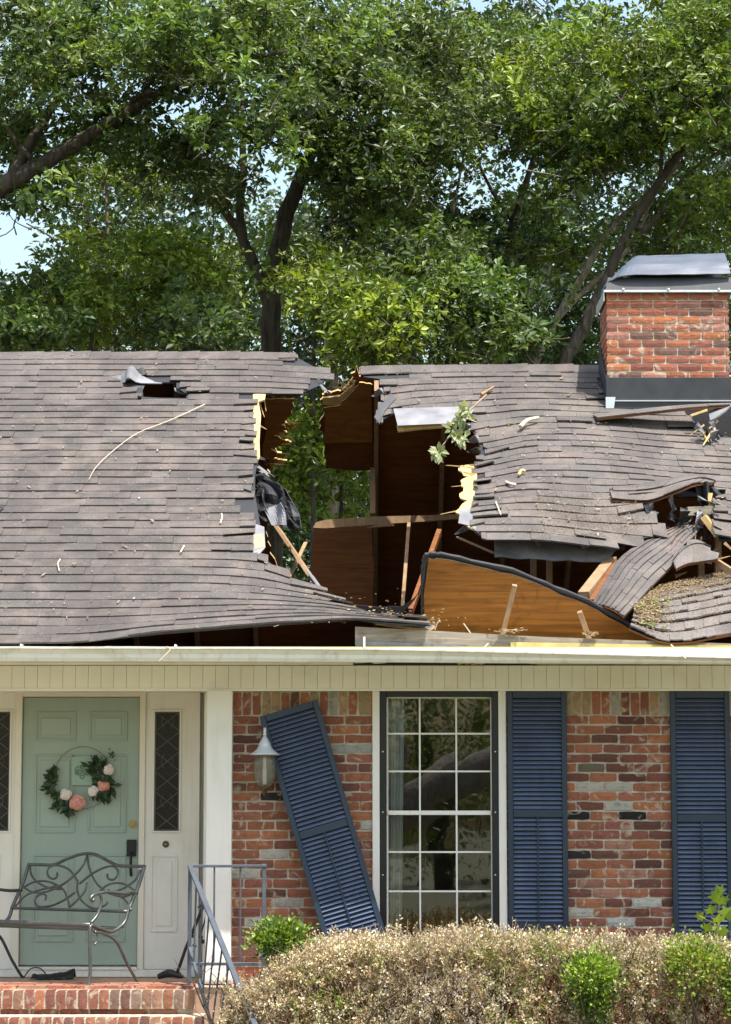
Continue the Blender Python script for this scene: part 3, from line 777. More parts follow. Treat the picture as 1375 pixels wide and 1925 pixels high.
# ---- left slope
LEFT = Slab([-300, 150, 300, 480, 600, 670, 760, 840], [600, 700, 900, 1000, 1060, 1120, 1170, 1213],
            [[0, 0, 0, 0, 3, 14, 20, 20], [0, 0, 0, 0, 5, 10, 10, 10], [0, 0, 0, 0, 0, 0, 0, 0], [0, 0, 0, 0, 22, 40, 58, 66], [0, 0, 0, 5, 36, 58, 84, 92],
             [0, 0, 0, 2, 12, 24, 42, 50], [0, 0, -6, -16, -18, -12, -4, 0], [0, -2, -22, -36, -44, -47, -41, -35]])
L_OUT = [(-420, 640), (546, 640), (556, 668), (566, 682), (602, 690), (630, 706), (612, 722), (580, 735), (562, 742), (484, 740), (478, 752), (479, 870), (471, 900), (476, 955), (477, 1042), (498, 1050), (545, 1082), (600, 1106), (655, 1134), (690, 1147), (742, 1156), (800, 1168), (818, 1178), (760, 1176), (672, 1170), (-420, 1320)]
L_TORN = [(262, 714), (300, 712), (336, 714), (334, 726), (360, 738), (357, 752), (312, 752), (268, 749), (262, 738)]
lay(LEFT, 'L', XL, 1.2, L_OUT, (L_TORN,), pale=lambda x, y: .18 if (x < 250 and y < 740) else 0.0)
L_DECK = [(-420, 668), (550, 668), (560, 672), (620, 704), (600, 724), (560, 741), (488, 741), (490, 800), (487, 860), (480, 890), (480, 930), (492, 1000), (492, 1045), (545, 1084), (600, 1108), (660, 1137), (740, 1157), (808, 1174), (740, 1172), (672, 1164), (480, 1174), (300, 1188), (160, 1203), (-420, 1206)]
ROOF = plate(L_DECK, LEFT.mapper(-.004), .016, 26, ([(266, 718), (332, 718), (332, 728), (352, 740), (350, 748), (300, 747), (270, 745)],)).build('roof', [MT['felt'], MT['plywood'], MT['felt']], HOUSE)
# ---- right slope
RIGHT = Slab([660, 720, 790, 905, 1000, 1125, 1250, 1400], [640, 665, 740, 800, 870, 940, 1000, 1050],
             [[27, 26, 25, 24, 24, 25, 26, 27], [27, 26, 25, 24, 24, 25, 26, 27], [50, 43, 32, 25, 20, 24, 29, 32], [56, 50, 42, 36, 19, 21, 32, 40],
              [48, 46, 40, 29, 13, 15, 25, 36], [34, 34, 30, 14, 8, 16, 8, 34], [20, 18, 14, 8, 8, 22, 44, 36], [20, 18, 14, 8, 10, 24, 50, 40]])
R_OUT = [(678, 660), (1480, 660), (1480, 1025), (1375, 1020), (1348, 1018), (1340, 985), (1344, 935), (1330, 912), (1255, 925), (1180, 938), (1205, 948), (1236, 975), (1252, 1000), (1225, 1015), (1165, 1028), (1150, 1030), (1040, 1018), (905, 1010), (893, 1005), (889, 985), (891, 874), (900, 866), (908, 842), (896, 815), (882, 796), (868, 774), (738, 772), (716, 796), (704, 786), (716, 758), (722, 728), (712, 716), (716, 706), (680, 704)]
R_TORN = [(1288, 775), (1480, 752), (1480, 828), (1375, 822), (1318, 803)]
lay(RIGHT, 'R', 0.0, XR - .2, R_OUT, (R_TORN, [(1140, 640), (1480, 640), (1480, 757), (1142, 757)]), pale=lambda x, y: (.12 if y < 800 else .2))
R_DECK = [(680, 692), (1480, 690), (1480, 1018), (1352, 1014), (1342, 930), (1170, 944), (1240, 985), (1245, 1000), (1150, 1022), (1040, 1012), (905, 1006), (893, 1000), (893, 874), (905, 845), (890, 810), (868, 776), (740, 776), (716, 790), (708, 782), (722, 728), (714, 712), (684, 708)]
ROOF2 = plate(R_DECK, RIGHT.mapper(-.004), .016, 26, (R_TORN, [(1150, 700), (1450, 700), (1450, 745), (1150, 745)])).build('roof', [MT['felt'], MT['plywood'], MT['felt']], HOUSE)
CAND.sort(key=lambda t: -t[0])
rest = {'L': MB(), 'R': MB()}
for k, (ar, key, mb) in enumerate(CAND):
    par = ROOF if key == 'L' else ROOF2
    if k < 300: mb.build('shingle', MT['shingle'], par, fix=True)
    else:
        q = rest[key]; b0 = len(q.V); q.V += mb.V; q.C += mb.C; q.F += [tuple(b0 + i for i in f) for f in mb.F]; q.M += mb.M
for key, par in (('L', ROOF), ('R', ROOF2)):
    o = rest[key].build('upper_shingle', MT['shingle'], par); o['kind'] = 'stuff'
# ridge caps
def caps(slab, p0, p1, par):
    px = p0
    while px < p1:
        w = rs.uniform(40, 52); q0 = slab.pt(*rhit(px, 666.5)); q1 = slab.pt(*rhit(min(px + w, p1 + 8), 666.5)); px += w - 3
        f0 = Vector((0, -.115, -.115 * RS / RC)); tl = rs.uniform(0, .012); j = rs.uniform(-.006, .006)
        a, b = q0 + RN * .014, q1 + RN * .014 + Vector((0, 0, tl)); bk = Vector((0, .10, -.075))
        mb = MB(); up = Vector((0, 0, .012 + j * .3)); t_ = Vector((0, 0, .011))
        V = [a + f0, b + f0, b + up, a + up, b + bk, a + bk]
        mb.add(V + [v - t_ for v in V], [(0, 1, 2, 3), (3, 2, 4, 5), (6, 7, 8, 9), (9, 8, 10, 11), (0, 1, 7, 6), (4, 5, 11, 10), (0, 3, 9, 6), (3, 5, 11, 9), (1, 2, 8, 7), (2, 4, 10, 8)], 0, shcol(rs, .15))
        mb.build('ridge_cap', MT['shingle'], par)
caps(LEFT, -320, 548, ROOF); caps(RIGHT, 678, 1128, ROOF2)
# ---- rear slope, seen from below through the hole
BN = Vector((0, RS, RC))
def bhit(off):
    def f(px, py):
        cx = (px - IW / 2) / FPX; cy = (IH / 2 - py) / FPX
        d = Vector((cx, CP - cy * SP, SP + cy * CP))
        t = BN.dot(Vector((0, RY, RZ - .03)) - CAM) / BN.dot(d)
        return CAM + d * t + BN * off, BN
    return f
B_HOLE = [(560, 640), (566, 700), (556, 738), (548, 775), (536, 790), (546, 800), (524, 806), (540, 814), (514, 822), (548, 832), (512, 838), (530, 852), (504, 860), (540, 866), (510, 878), (498, 905), (516, 940), (500, 1000), (508, 1040), (540, 1092), (580, 1118), (697, 1118), (697, 1000), (698, 884), (612, 880), (606, 826), (604, 800), (607, 768), (606, 742), (618, 738), (640, 736), (655, 722), (668, 700), (672, 640)]
def jag(pts, amp, r, n=3):
    out = []
    for (a, b_) in zip(pts, pts[1:]):
        for k in range(n):
            t = k / n; out.append((a[0] + (b_[0] - a[0]) * t + (r.uniform(-amp, amp) if k else 0), a[1] + (b_[1] - a[1]) * t + (r.uniform(-amp, amp) * .5 if k else 0)))
    out.append(pts[-1]); return out
B_HOLE = jag(B_HOLE, 5, random.Random(77), 4)
wb = bhit(0.0)
ys = [wb(687, 1318)[0]]
BACK = plate([(-520, 672), (666, 672), (676, 708), (1950, 708), (1950, 1330), (-520, 1330)], bhit(.02), .018, 60, (B_HOLE,)).build('roof', [MT['felt'], MT['plywood'], MT['raw_wood']], HOUSE)
# rafters under the rear slope, beams and ties in the attic
def brafter(px, p0, p1, d=.13, w=.04):
    a, b = bhit(-.02 - d / 2)(px, p0)[0], bhit(-.02 - d / 2)(px, p1)[0]; b.x = a.x
    MB().bar(a, b, w, d, up=BN).build('rafter', MT['lumber'], HOUSE)
for px, p0, p1 in ((708, 712, 1240), (836, 720, 1300), (965, 720, 1300), (1100, 720, 1300), (455, 690, 1300), (330, 690, 1300), (200, 690, 1300), (60, 690, 1300), (1230, 720, 1300)):
    brafter(px, p0, p1)
def frafter(px, s0, s1, slab, w=.04, d=.13):
    X = rhit(px, 900)[0]; P, n = slab.frame(X, s0); Q, m_ = slab.frame(X, s1)
    MB().bar(P - n * (.06 + d / 2), Q - m_ * (.06 + d / 2), w, d, up=RN).build('rafter', MT['lumber'], HOUSE)
for px in (400, 215, 110, 10): frafter(px, 1.1, RL - .1, LEFT)
for px in (952, 1062, 1190):
    frafter(px, 2.4, 3.4, RIGHT); frafter(px, 3.42, 4.4, RIGHT)
for px, p0, p1, Y in ((1003, 1040, 1112, 1.9), (1033, 1040, 1125, 1.7), (1318, 1010, 1110, 1.5), (1350, 1005, 1120, 1.3)):
    MB().bar(at(px, p0, Y), at(px, p1, Y), .045, .09, up=(0, 1, 0)).build('post', MT['lumber'], HOUSE)
MB().bb((XL, -.15, 2.756), (XR, .05, 2.80)).build('wall_plate', MT['grey_wood'], HOUSE)

# ================================================================== chimney
CY0, CY1 = 3.02, 3.66
cx0, cx1 = at(1141, 640, CY0).x, at(1371, 640, CY0).x
cz0, cz1 = at(1250, 765, CY0).z - .3, at(1250, 549, CY0).z
CH = MB().bb((cx0 + .010, CY0 + .010, cz0), (cx1 - .010, CY1 - .010, cz1 - .004)).build('chimney', MT['mortar'], HOUSE)
rc = random.Random(5)
def cbrick(loc, sx, rz):
    c = rc.choice([(.33, .115, .065), (.37, .14, .07), (.31, .115, .075), (.25, .095, .07), (.38, .14, .065), (.34, .16, .12), (.16, .09, .07), (.32, .12, .07)]); k = rc.uniform(.85, 1.15)
    putbrick(CH, loc, sx, (rc.uniform(-.008, .008), rc.uniform(-.01, .01), rz + rc.uniform(-.008, .008)), tuple(v * k for v in c) + (1,), r=rc)
kc = 0; z = cz1 - .036
zlow = at(1250, 712, CY0).z
while z > cz0 + .2:
    if z > zlow - .05:
        x = cx0 - (0 if kc % 2 else BL / 2)
        while x < cx1 - .02:
            a, b_ = max(x, cx0), min(x + BL - .011, cx1); x += BL
            if b_ - a > .03: cbrick(((a + b_) / 2, CY0 + .045, z), (b_ - a) / .195, 0)
    y = CY0 + .095
    while y < CY1 - .02:
        b_ = min(y + BL - .011, CY1)
        if b_ - y > .03 and z > zlow - .2: cbrick((cx0 + .045, (y + b_) / 2, z), (b_ - y) / .195, -math.pi / 2)
        y += BL
    z -= BC; kc += 1
MB().bb((cx0 - .002, CY0 - .016, cz0), (cx1 + .3, CY0 - .004, at(1250, 751, CY0).z - .101)).build('torn_hole_shade', MT['felt'], CH)  # black sheet added over the chimney base to paint the torn hole's shade
# sheet metal: base flashing, step flashing, crown
fl = MB(); zf0, zf1 = at(1250, 751, CY0).z, at(1250, 710, CY0).z
fl.bb((cx0 - .012, CY0 - .012, zf0 - .10), (cx1 + .012, CY0 - .002, zf1))
fl.bb((cx0 - .014, CY0 - .020, zf0 - .012), (cx1 + .014, CY0 - .0125, zf0))
fl.build('flashing', MT['flashing'], CH, bevel=.002)
MB().bb((cx0 - .016, CY0 - .028, zf0 - .02), (cx1 + .016, CY0 - .0205, zf0 - .012)).build('flashing_edge', MT['galvanised'], CH)
sfm = MB(); k = 0
zz = lambda Y: EZ + (Y - EY) / RC * RS
y = CY0 - .01
pv = [(cx0 - .012, y, zz(y) - .2), (cx0 - .012, CY1, zz(CY1) - .2), (cx0 - .012, CY1, zz(CY1) + .16), (cx0 - .012, CY0 + .25, zz(CY0 + .25) + .16), (cx0 - .012, y, zf1 + .01)]
sfm.add(pv + [(p_[0] + .008, p_[1], p_[2]) for p_ in pv], [(0, 1, 2, 3, 4), (9, 8, 7, 6, 5)] + [(i, (i + 1) % 5, 5 + (i + 1) % 5, 5 + i) for i in range(5)])
sfm.build('step_flashing', MT['flashing'], CH)
q = at(1150, 757, CY0 - .03); MB().add([q + Vector(v) for v in ((-.05, 0, -.05), (.02, 0, -.05), (.035, 0, .05), (-.05, .0, .05), (-.05, .01, -.05), (.02, .01, -.05), (.035, .01, .05), (-.05, .01, .05))], [(0, 1, 2, 3), (7, 6, 5, 4), (0, 1, 5, 4), (2, 3, 7, 6), (0, 3, 7, 4), (1, 2, 6, 5)]).build('corner_patch', MT['lantern_metal'], CH)
# crown: skirt band with bolt strip, battered cover plate
o_ = .035
X0, X1, Y0, Y1 = cx0 - o_ + .02, cx1 + o_, CY0 - o_, CY1 + o_
zk0, zk1 = at(1250, 547, Y0).z, at(1250, 523, Y0 + .08).z
ck = MB()
i_ = .04
ck.add([(X0, Y0, zk0), (X1, Y0, zk0), (X1, Y1, zk0), (X0, Y1, zk0), (X0 + .03, Y0 + i_, zk1), (X1 + .02, Y0 + i_, zk1), (X1, Y1 - .05, zk1 + .02), (X0 - .01, Y1 - .05, zk1 - .02)],
       [(0, 1, 5, 4), (1, 2, 6, 5), (2, 3, 7, 6), (3, 0, 4, 7), (4, 5, 6, 7), (0, 3, 2, 1)])
ck.build('crown_skirt', MT['flashing'], CH, bevel=.004)
st_ = MB(); st_.bb((X0 - .01, Y0 - .012, zk0 - .014), (X1 + .01, Y0 - .001, zk0 + .006)); st_.bb((X0 - .012, Y0 + .002, zk0 - .09), (X0 - .003, Y1, zk0 + .006)); st_.build('crown_strip', MT['galvanised'], CH, bevel=.002)
bo = MB().lathe([(.003, -.006), (.011, -.003), (.011, .003), (.003, .006)], (0, 0, 0), 8).mesh('bolt', MT['galvanised'])
for px in (1172, 1257, 1352):
    o = link('bolt', bo, CH); o.location = at(px, 544, Y0 - .016); o.rotation_euler = (math.pi / 2, 0, 0)
cp = MB()
A = [at(1140, 528, Y0 + .03), at(1168, 517, Y0 - .0), at(1376, 517, Y0 + .0), at(1362, 513, Y0 + .02)]
ztp = at(1250, 478, Y0 + .35).z
def capf(u, v):
    a = curve([at(1147, 527, Y0 + .02), at(1180, 516.5, Y0 - .02), at(1280, 515.5, Y0 - .02), at(1374, 514, Y0)], u)
    b_ = curve([at(1185, 492, Y0 + .42), at(1203, 481.5, Y0 + .36), at(1290, 478.5, Y0 + .36), at(1362, 475.5, Y0 + .36)], u)
    P = a.lerp(b_, v); P.z += .018 * math.sin(v * math.pi) + .012 * noise.noise((u * 5, v * 4, 1)); return P
cp.grid(capf, 20, 10, .006)
cp.build('crown_cover', MT['chimney_metal'], CH, smooth_=False)
cp = MB()
def capb(u, v):
    a = curve([at(1185, 492, Y0 + .42), at(1203, 481.5, Y0 + .36), at(1290, 478.5, Y0 + .36), at(1362, 475.5, Y0 + .36)], u)
    b_ = Vector((a.x, Y1, zk0 + .04)); P = a.lerp(b_, v); P.z -= .004; return P
cp.grid(capb, 8, 4, .006); cp.build('crown_cover', MT['chimney_metal'], CH)
cp = MB()
def capl(u, v):
    a = at(1147, 527, Y0 + .02).lerp(at(1185, 492, Y0 + .42), u); b_ = Vector((X0 - .012, Y0 + .02 + u * .58, zk0 + .012 + .02 * u)); P = a.lerp(b_, v); P.x -= .01 * math.sin(v * 3.1) + .012 * noise.noise((u * 4, v * 3, 7)); return P
cp.grid(capl, 8, 6, .006); cp.build('crown_side', MT['chimney_metal'], CH)
# lifted shingle course in front of the chimney
def flat(P): return P

# ================================================================== loose and torn pieces of the roof
def P3(l): return [at(*p_) for p_ in l]
def sheetF(c0, c1, bulge=0.0):
    c0, c1 = P3(c0), P3(c1)
    def f(u, v):
        P = curve(c0, u).lerp(curve(c1, u), v)
        return P
    def fr_(u, v):
        P = f(u, v); a = f(min(u + .02, 1), v) - f(max(u - .02, 0), v); b_ = f(u, min(v + .02, 1)) - f(u, max(v - .02, 0)); n = a.cross(b_)
        n = n.normalized() if n.length > 1e-9 else Vector((0, -1, 0))
        if n.dot(CAM - P) < 0: n = -n
        return P + n * bulge * math.sin(math.pi * v), n
    return fr_
def shingled(root, F, nrow, ntab, r, back=('felt',), u0=0.0, u1=1.0, thick=.010, lift=.004, pale=0.0, backing=True, drop=0.0):
    if backing:
        mb = MB(); mb.grid(lambda u, v: F(u0 + (u1 - u0) * u, v)[0] - F(u0 + (u1 - u0) * u, v)[1] * .002, 16, nrow, .014, 0, 1, 1)
        mb.build('sheathing', [MT['felt'], MT['plywood']], root)
    for k in range(nrow):
        x = u0 - r.uniform(0, .8 / ntab)
        while x < u1:
            w = r.choice([.6, .9, 1, 1, 1.2]) / ntab; a, b_ = max(x, u0), min(x + w - .008 / ntab, u1); x += w
            if b_ - a < .15 / ntab or r.random() < drop: continue
            v1 = 1 - k / nrow; v0 = max(1 - (k + 1.12) / nrow, 0)
            mb = shingle_mb(lambda q, s: F(q, 1 - s), a, b_, 1 - v1, 1 - v0, thick * r.uniform(.7, 1.3), lift * r.uniform(0, 1.5), shcol(r, pale), 4)
            mb.build('shingle', MT['shingle'], root)
rl = random.Random(44); tatter_l = []
# upturned roof section with its amber plywood underside towards the street
def fY(py, top=-.44, bot=.06): return top + (bot - top) * (py - 1048) / 150
rj = random.Random(5)
q0 = jag([(806, 1050), (828, 1050), (964, 1080), (1104, 1137), (1226, 1203)], 2.2, rj, 6) + [(1232, 1209), (1100, 1209), (960, 1204), (800, 1196), (797, 1120)]
FS = empty('fallen_roof_section', at(1000, 1205, -.22), 'roof section tipped on its edge showing its amber plywood underside above the gutter', 'roof section')
def fmap(off):
    nn = Vector((.05, -.74, -.67)).normalized()
    return lambda px, py: (at(px, py, fY(py) + .05 * math.sin((px - 800) / 430 * math.pi)) + nn * off, nn)
plate(q0, fmap(0), .016, 22).build('plywood_sheet', [MT['plywood_amber'], MT['plywood_amber'], MT['felt']], FS)
qs = jag([(792, 1070), (800, 1045), (830, 1043), (966, 1073), (1107, 1130), (1238, 1203)], 2.6, rj, 7) + [(1236, 1210), (1100, 1210), (960, 1206), (792, 1198)]
plate(qs, fmap(-.018), .022, 30).build('shingle_layer', [MT['felt'], MT['grey_felt'], MT['felt']], FS)
MB().bar(at(968, 1100, -.44), at(945, 1192, -.24), .03, .035, up=(1, 0, 0)).build('stud', MT['lumber'], FS)
MB().bar(at(1090, 1150, -.33), at(1108, 1200, -.2), .032, .035, up=(1, 0, 0)).build('stud', MT['lumber'], FS)
# black edge strip peeling from the fallen section down to the left
fe = MB(); ec = P3([(808, 1046, -.47), (797, 1062, -.44), (791, 1105, -.40), (768, 1138, -.33), (720, 1147, -.22), (668, 1144, -.12)])
fe.grid(lambda u, v: curve(ec, u) + Vector((.02 * (v - .5), -.03 * (v - .5), .045 * (v - .5) * (1 + .8 * noise.noise((u * 9, v, 0))) + .02 * noise.noise((u * 8, 3, 0)))), 26, 2, .006); fe.build('edge_strip', MT['felt'], FS)
# twisted sheet of shingles
z7 = lambda zx, zy, Y: (1080 + zx / 4.66, 860 + zy / 4.66, Y)
TW = empty('twisted_shingle_sheet', at(1140, 1160, -.2), 'twisted ribbon of grey shingles sliding down from the crushed slope', 'shingle sheet')
F = sheetF([z7(150, 1290, .05), z7(270, 1090, .35), z7(400, 880, .7), z7(680, 690, 1.05), z7(850, 620, 1.3), z7(960, 585, 1.5)], [z7(440, 1395, -.2), z7(560, 1270, 0.0), z7(720, 1090, .3), z7(880, 930, .6), z7(980, 770, .95), z7(1110, 640, 1.3)], .03)
shingled(TW, F, 7, 7, rl, u1=.93, lift=.006, pale=.3)
for k in range(9):
    v0_ = k / 9; L_ = rl.uniform(.05, .13); c_ = [F(.90, v0_ + .055)[0], F(.95, v0_ + .055)[0], F(1.0, v0_ + .055)[0] + (F(1.0, v0_ + .055)[0] - F(.93, v0_ + .055)[0]).normalized() * L_ + Vector((0, 0, rl.uniform(-.05, .05)))]
    mb = MB(); mb.grid(lambda u, w_: curve(c_, u) + (F(.95, min(v0_ + .1, 1))[0] - F(.95, v0_)[0]) * (w_ - .5) * (1 - .6 * u) + F(.95, v0_)[1] * .012, 5, 1, .008); mb.C = [shcol(rl, .3)] * len(mb.V); mb.build('frayed_strip', MT['shingle'], TW)
F = sheetF([z7(860, 900, .55), z7(930, 790, .72), z7(1010, 725, .85), z7(1090, 725, .95), z7(1175, 770, 1.0)], [z7(880, 960, .45), z7(960, 890, .55), z7(1040, 845, .65), z7(1110, 835, .72), z7(1190, 850, .75)], .02)
shingled(TW, F, 2, 3, rl, lift=.012, pale=.3)
F = sheetF([z7(880, 905, .5), z7(980, 850, .55), z7(1080, 825, .58), z7(1180, 815, .6), z7(1270, 840, .62)], [z7(890, 985, .42), z7(980, 940, .45), z7(1080, 920, .46), z7(1180, 905, .46), z7(1255, 895, .46)], .01)
shingled(TW, F, 1, 2, rl, lift=.0, pale=.5)
# broken board behind the ribbon
def board(name, a, b_, w, h, m, label, up=(0, 0, 1), cat='board'):
    e = MB().bar(a, b_, w, h, up=up).build(name, MT[m], None, bevel=.002); tag(e, label, cat); return e
board('broken_board', at(1098, 1118, .25), at(1150, 1052, .9), .09, .05, 'lumber', 'pale broken board poking out left of the twisted shingle ribbon')
board('broken_board', at(1116, 1130, .12), at(1162, 1060, .75), .07, .03, 'plywood', 'reddish plank lying along the left edge of the twisted ribbon')
board('broken_board', at(1350, 1058, .55), at(1400, 1090, .3), .03, .05, 'lumber', 'short orange board end at the right edge below the curled shingles')
# crumpled eave section at the lower right
CE = empty('crumpled_eave_section', at(1290, 1205, -.6), 'crumpled shingle courses strewn with sawdust at the right eave', 'roof section')
F = sheetF([z7(560, 1330, .05), z7(700, 1180, .35), z7(950, 1105, .55), z7(1200, 1060, .7), z7(1500, 1000, .8), z7(1800, 960, .9)], [z7(480, 1500, -.58), z7(760, 1610, -.66), z7(1000, 1615, -.66), z7(1250, 1570, -.62), z7(1500, 1530, -.6), z7(1800, 1500, -.6)], .05)
shingled(CE, F, 8, 9, rl, lift=.014, thick=.012, pale=.85)
# sawdust, chips and torn leaves lying on it
def chips(name, label, spots, n, cols, par, r, size=(.008, .03), cat=None):
    mb = MB()
    for _ in range(n):
        px, py, sx, sy, Y0_, Y1_ = r.choice(spots); ppx, ppy = r.gauss(px, sx), r.gauss(py, sy)
        if ppx > 1390: continue
        t = (ppy - (py - sy * 2)) / (sy * 4); P = at(ppx, ppy, Y0_ + (Y1_ - Y0_) * t) + Vector((0, -.01, .015))
        s = r.uniform(*size); R = Matrix.Rotation(r.uniform(0, 6.3), 3, 'Z') @ Matrix.Rotation(r.uniform(-.8, .8), 3, 'X')
        mb.box(P, (s, s * r.uniform(.2, .7), .003), R, 0, r.choice(cols))
    o = mb.build(name, MT['dry_leaf'], par, fix=False); o['kind'] = 'stuff'; return o
DUST = [(.46, .32, .17), (.40, .28, .16), (.33, .24, .15), (.50, .40, .26), (.2, .14, .08)]
def surfchips(F, n, ur, vr, r, par, cols=DUST, size=(.006, .028)):
    mb = MB()
    for _ in range(n):
        u, v = r.gauss(*ur), r.gauss(*vr)
        if not (0 < u < 1 and 0 < v < 1): continue
        P, nn = F(u, v); s = r.uniform(*size); R = nn.to_track_quat('Z', 'Y').to_matrix() @ Matrix.Rotation(r.uniform(0, 6.3), 3, 'Z') @ Matrix.Rotation(r.uniform(-.5, .5), 3, 'X')
        mb.box(P + nn * (.03 + r.uniform(0, .012)), (s, s * r.uniform(.2, .7), .003), R, 0, r.choice(cols))
    o = mb.build('sawdust', MT['dry_leaf'], par, fix=False); o['kind'] = 'stuff'
surfchips(F, 4200, (.4, .35), (.12, .12), rl, CE, size=(.004, .012)); surfchips(F, 2200, (.4, .4), (.5, .3), rl, CE, size=(.003, .009)); surfchips(F, 800, (.12, .08), (.62, .2), rl, CE, size=(.005, .018)); surfchips(F, 160, (.14, .08), (.5, .2), rl, CE, [(.12, .2, .05), (.3, .32, .12), (.16, .10, .06)], (.012, .035))
# torn underlay strip hanging below the right slope
US = sheetF([(930, 1011, 1.02), (1040, 1019, 1.0), (1165, 1026, .98)], [(930, 1046, .90), (1040, 1052, .88), (1138, 1056, .86)])
mb = MB(); mb.grid(lambda u, v: US(u, v)[0] + Vector((0, .03 * noise.noise((u * 5, v * 2, 0)), .015 * noise.noise((u * 7, v, 4)))), 14, 3, .012)
tag(mb.build('underlay_strip', MT['grey_felt']), 'grey underlay strip hanging under the broken lower edge of the right slope', 'underlay')
# lifted lip of shingles over the dark gap on the right
LP = empty('lifted_shingle_lip', at(1250, 930, 1.5), 'curled lip of shingles bulging over the dark gap at the right', 'shingle sheet')
F = sheetF([z7(300, 250, 1.62), z7(560, 235, 1.62), z7(800, 190, 1.6), z7(1000, 150, 1.6), z7(1150, 160, 1.62), z7(1240, 215, 1.66)], [z7(330, 370, 1.3), z7(520, 385, 1.28), z7(680, 380, 1.26), z7(900, 300, 1.26), z7(1060, 235, 1.28), z7(1210, 225, 1.4)], .01)
shingled(LP, F, 2, 5, rl, lift=.008, pale=.2)
F = sheetF([z7(1060, 225, 1.30), z7(1150, 215, 1.36), z7(1225, 225, 1.4)], [z7(1110, 420, 1.36), z7(1160, 410, 1.4), z7(1200, 415, 1.44)])
mb = MB(); mb.grid(lambda u, v: F(u, v)[0] + Vector((0, .05 * math.sin(u * 9), 0)), 8, 6, .008); mb.build('torn_felt', MT['felt'], LP)
board('split_rafter', at(1292, 962, 1.3), at(1365, 958, 1.35), .05, .07, 'grey_wood', 'dark split rafter under the curled shingle lip', cat='rafter')
board('split_rafter', at(1325, 972, 1.2), at(1352, 1008, 1.15), .10, .05, 'raw_wood', 'bright freshly split wood block at the right of the dark gap', cat='rafter')
# torn underlay and slivers in the gap under the lip and round the ribbon
rg = random.Random(15)
for k in range(16):
    tatter_l.append((rg.uniform(1170, 1345), rg.uniform(925, 1010), rg.uniform(-120, 60), rg.uniform(.08, .24), rg.uniform(.03, .09), rg.choice(['felt', 'felt', 'felt', 'grey_felt', 'lumber', 'raw_wood']), rg.uniform(1.15, 1.4)))
for k in range(9):
    tatter_l.append((rg.uniform(1255, 1375), rg.uniform(1010, 1090), rg.uniform(-60, 80), rg.uniform(.08, .2), rg.uniform(.02, .06), rg.choice(['felt', 'raw_wood', 'grey_felt', 'lumber']), rg.uniform(.5, .9)))
for k in range(8):
    tatter_l.append((rg.uniform(1290, 1375), rg.uniform(768, 815), rg.uniform(-150, 0), rg.uniform(.08, .2), rg.uniform(.03, .09), rg.choice(['felt', 'grey_felt', 'felt', 'raw_wood']), rg.uniform(2.45, 2.6)))
# flap of the deck left of the branch, and its pale broken edges
def onR(off): return RIGHT.mapper(off)
DF = empty('torn_deck_flap', at(800, 800, 2.6), 'grey torn deck flap with a pale splintered edge at the top of the hole', 'deck flap')
plate([(740, 768), (868, 764), (893, 770), (868, 798), (840, 796), (748, 800)], lambda px, py: (at(px, py, 2.55 + (790 - py) * .010), Vector((0, -.9, .43))), .012, 14).build('felt_flap', [MT['grey_felt']] * 3, DF)
plate([(746, 799), (838, 796), (832, 803), (790, 806), (749, 811)], lambda px, py: (at(px, py, 2.53), Vector((0, -.9, .43))), .02, 0).build('raw_edge', [MT['raw_wood']] * 3, DF)
plate([(704, 784), (712, 766), (736, 740), (745, 748), (724, 772), (714, 796)], lambda px, py: (at(px, py, 2.62), Vector((0, -.9, .43))), .02, 10).build('bent_shingle', [MT['grey_felt']] * 3, DF)
sp1 = plate([(897, 872)] + jag([(866, 876), (862, 884), (880, 896), (866, 904), (872, 916), (864, 932), (880, 940), (856, 962), (876, 968), (868, 980), (882, 992)], 4, rl) + [(897, 998)], RIGHT.mapper(.002), .014, 0)
sp1.build('splintered_sheathing', [MT['raw_wood'], MT['plywood'], MT['raw_wood']], ROOF2)
plate([(866, 960), (898, 955), (900, 1004), (884, 990), (862, 985)], RIGHT.mapper(.008), .006, 0).build('torn_felt', [MT['grey_felt']] * 3, ROOF2)
sp2 = plate([(476, 742), (500, 740), (498, 752), (486, 756), (491, 780), (488, 830), (489, 860), (478, 872)], LEFT.mapper(.004), .016, 0)
sp2.build('splintered_sheathing', [MT['raw_wood'], MT['plywood'], MT['raw_wood']], ROOF)
plate([(476, 985), (497, 992), (499, 1030), (488, 1042), (476, 1046)], LEFT.mapper(.006), .012, 0).build('splintered_sheathing', [MT['grey_felt'], MT['plywood'], MT['raw_wood']], ROOF)
plate([(477, 1008), (494, 1006), (496, 1030), (480, 1034)], LEFT.mapper(.010), .004, 0).build('splintered_sheathing', [MT['raw_wood'], MT['plywood'], MT['raw_wood']], ROOF)
# splinters on the edge of the rear hole
def splinters(spots, r, par, n, ang, ln, m='raw_wood', Y=None, name='splinter', mapper=None):
    mb = MB()
    for _ in range(n):
        px, py = r.choice(spots); px += r.uniform(-6, 6); py += r.uniform(-5, 5); a = math.radians(ang + r.uniform(-9, 9)); L = r.uniform(*ln)
        f = mapper or bhit(-.03); p0 = f(px, py)[0]; p1 = f(px + L * math.cos(a), py - L * math.sin(a))[0] if mapper is None else f(px, py)[0] + Vector((L / 220 * math.cos(a), -.02, L / 220 * math.sin(a)))
        w = r.uniform(.002, .009); d = (p1 - p0).normalized(); s_ = d.cross(Vector((0, 1, .3))).normalized()
        mb.add([p0 + s_ * w, p0 - s_ * w, p1, p0 + Vector((0, .012, 0))], [(0, 1, 2), (0, 2, 3), (1, 3, 2), (0, 3, 1)])
    o = mb.build(name, MT[m], par); o['kind'] = 'stuff'; return o
splinters([(538, 795), (528, 815), (518, 826), (512, 842), (505, 858), (508, 872)], rl, BACK, 30, 2, (8, 40), 'raw_wood')
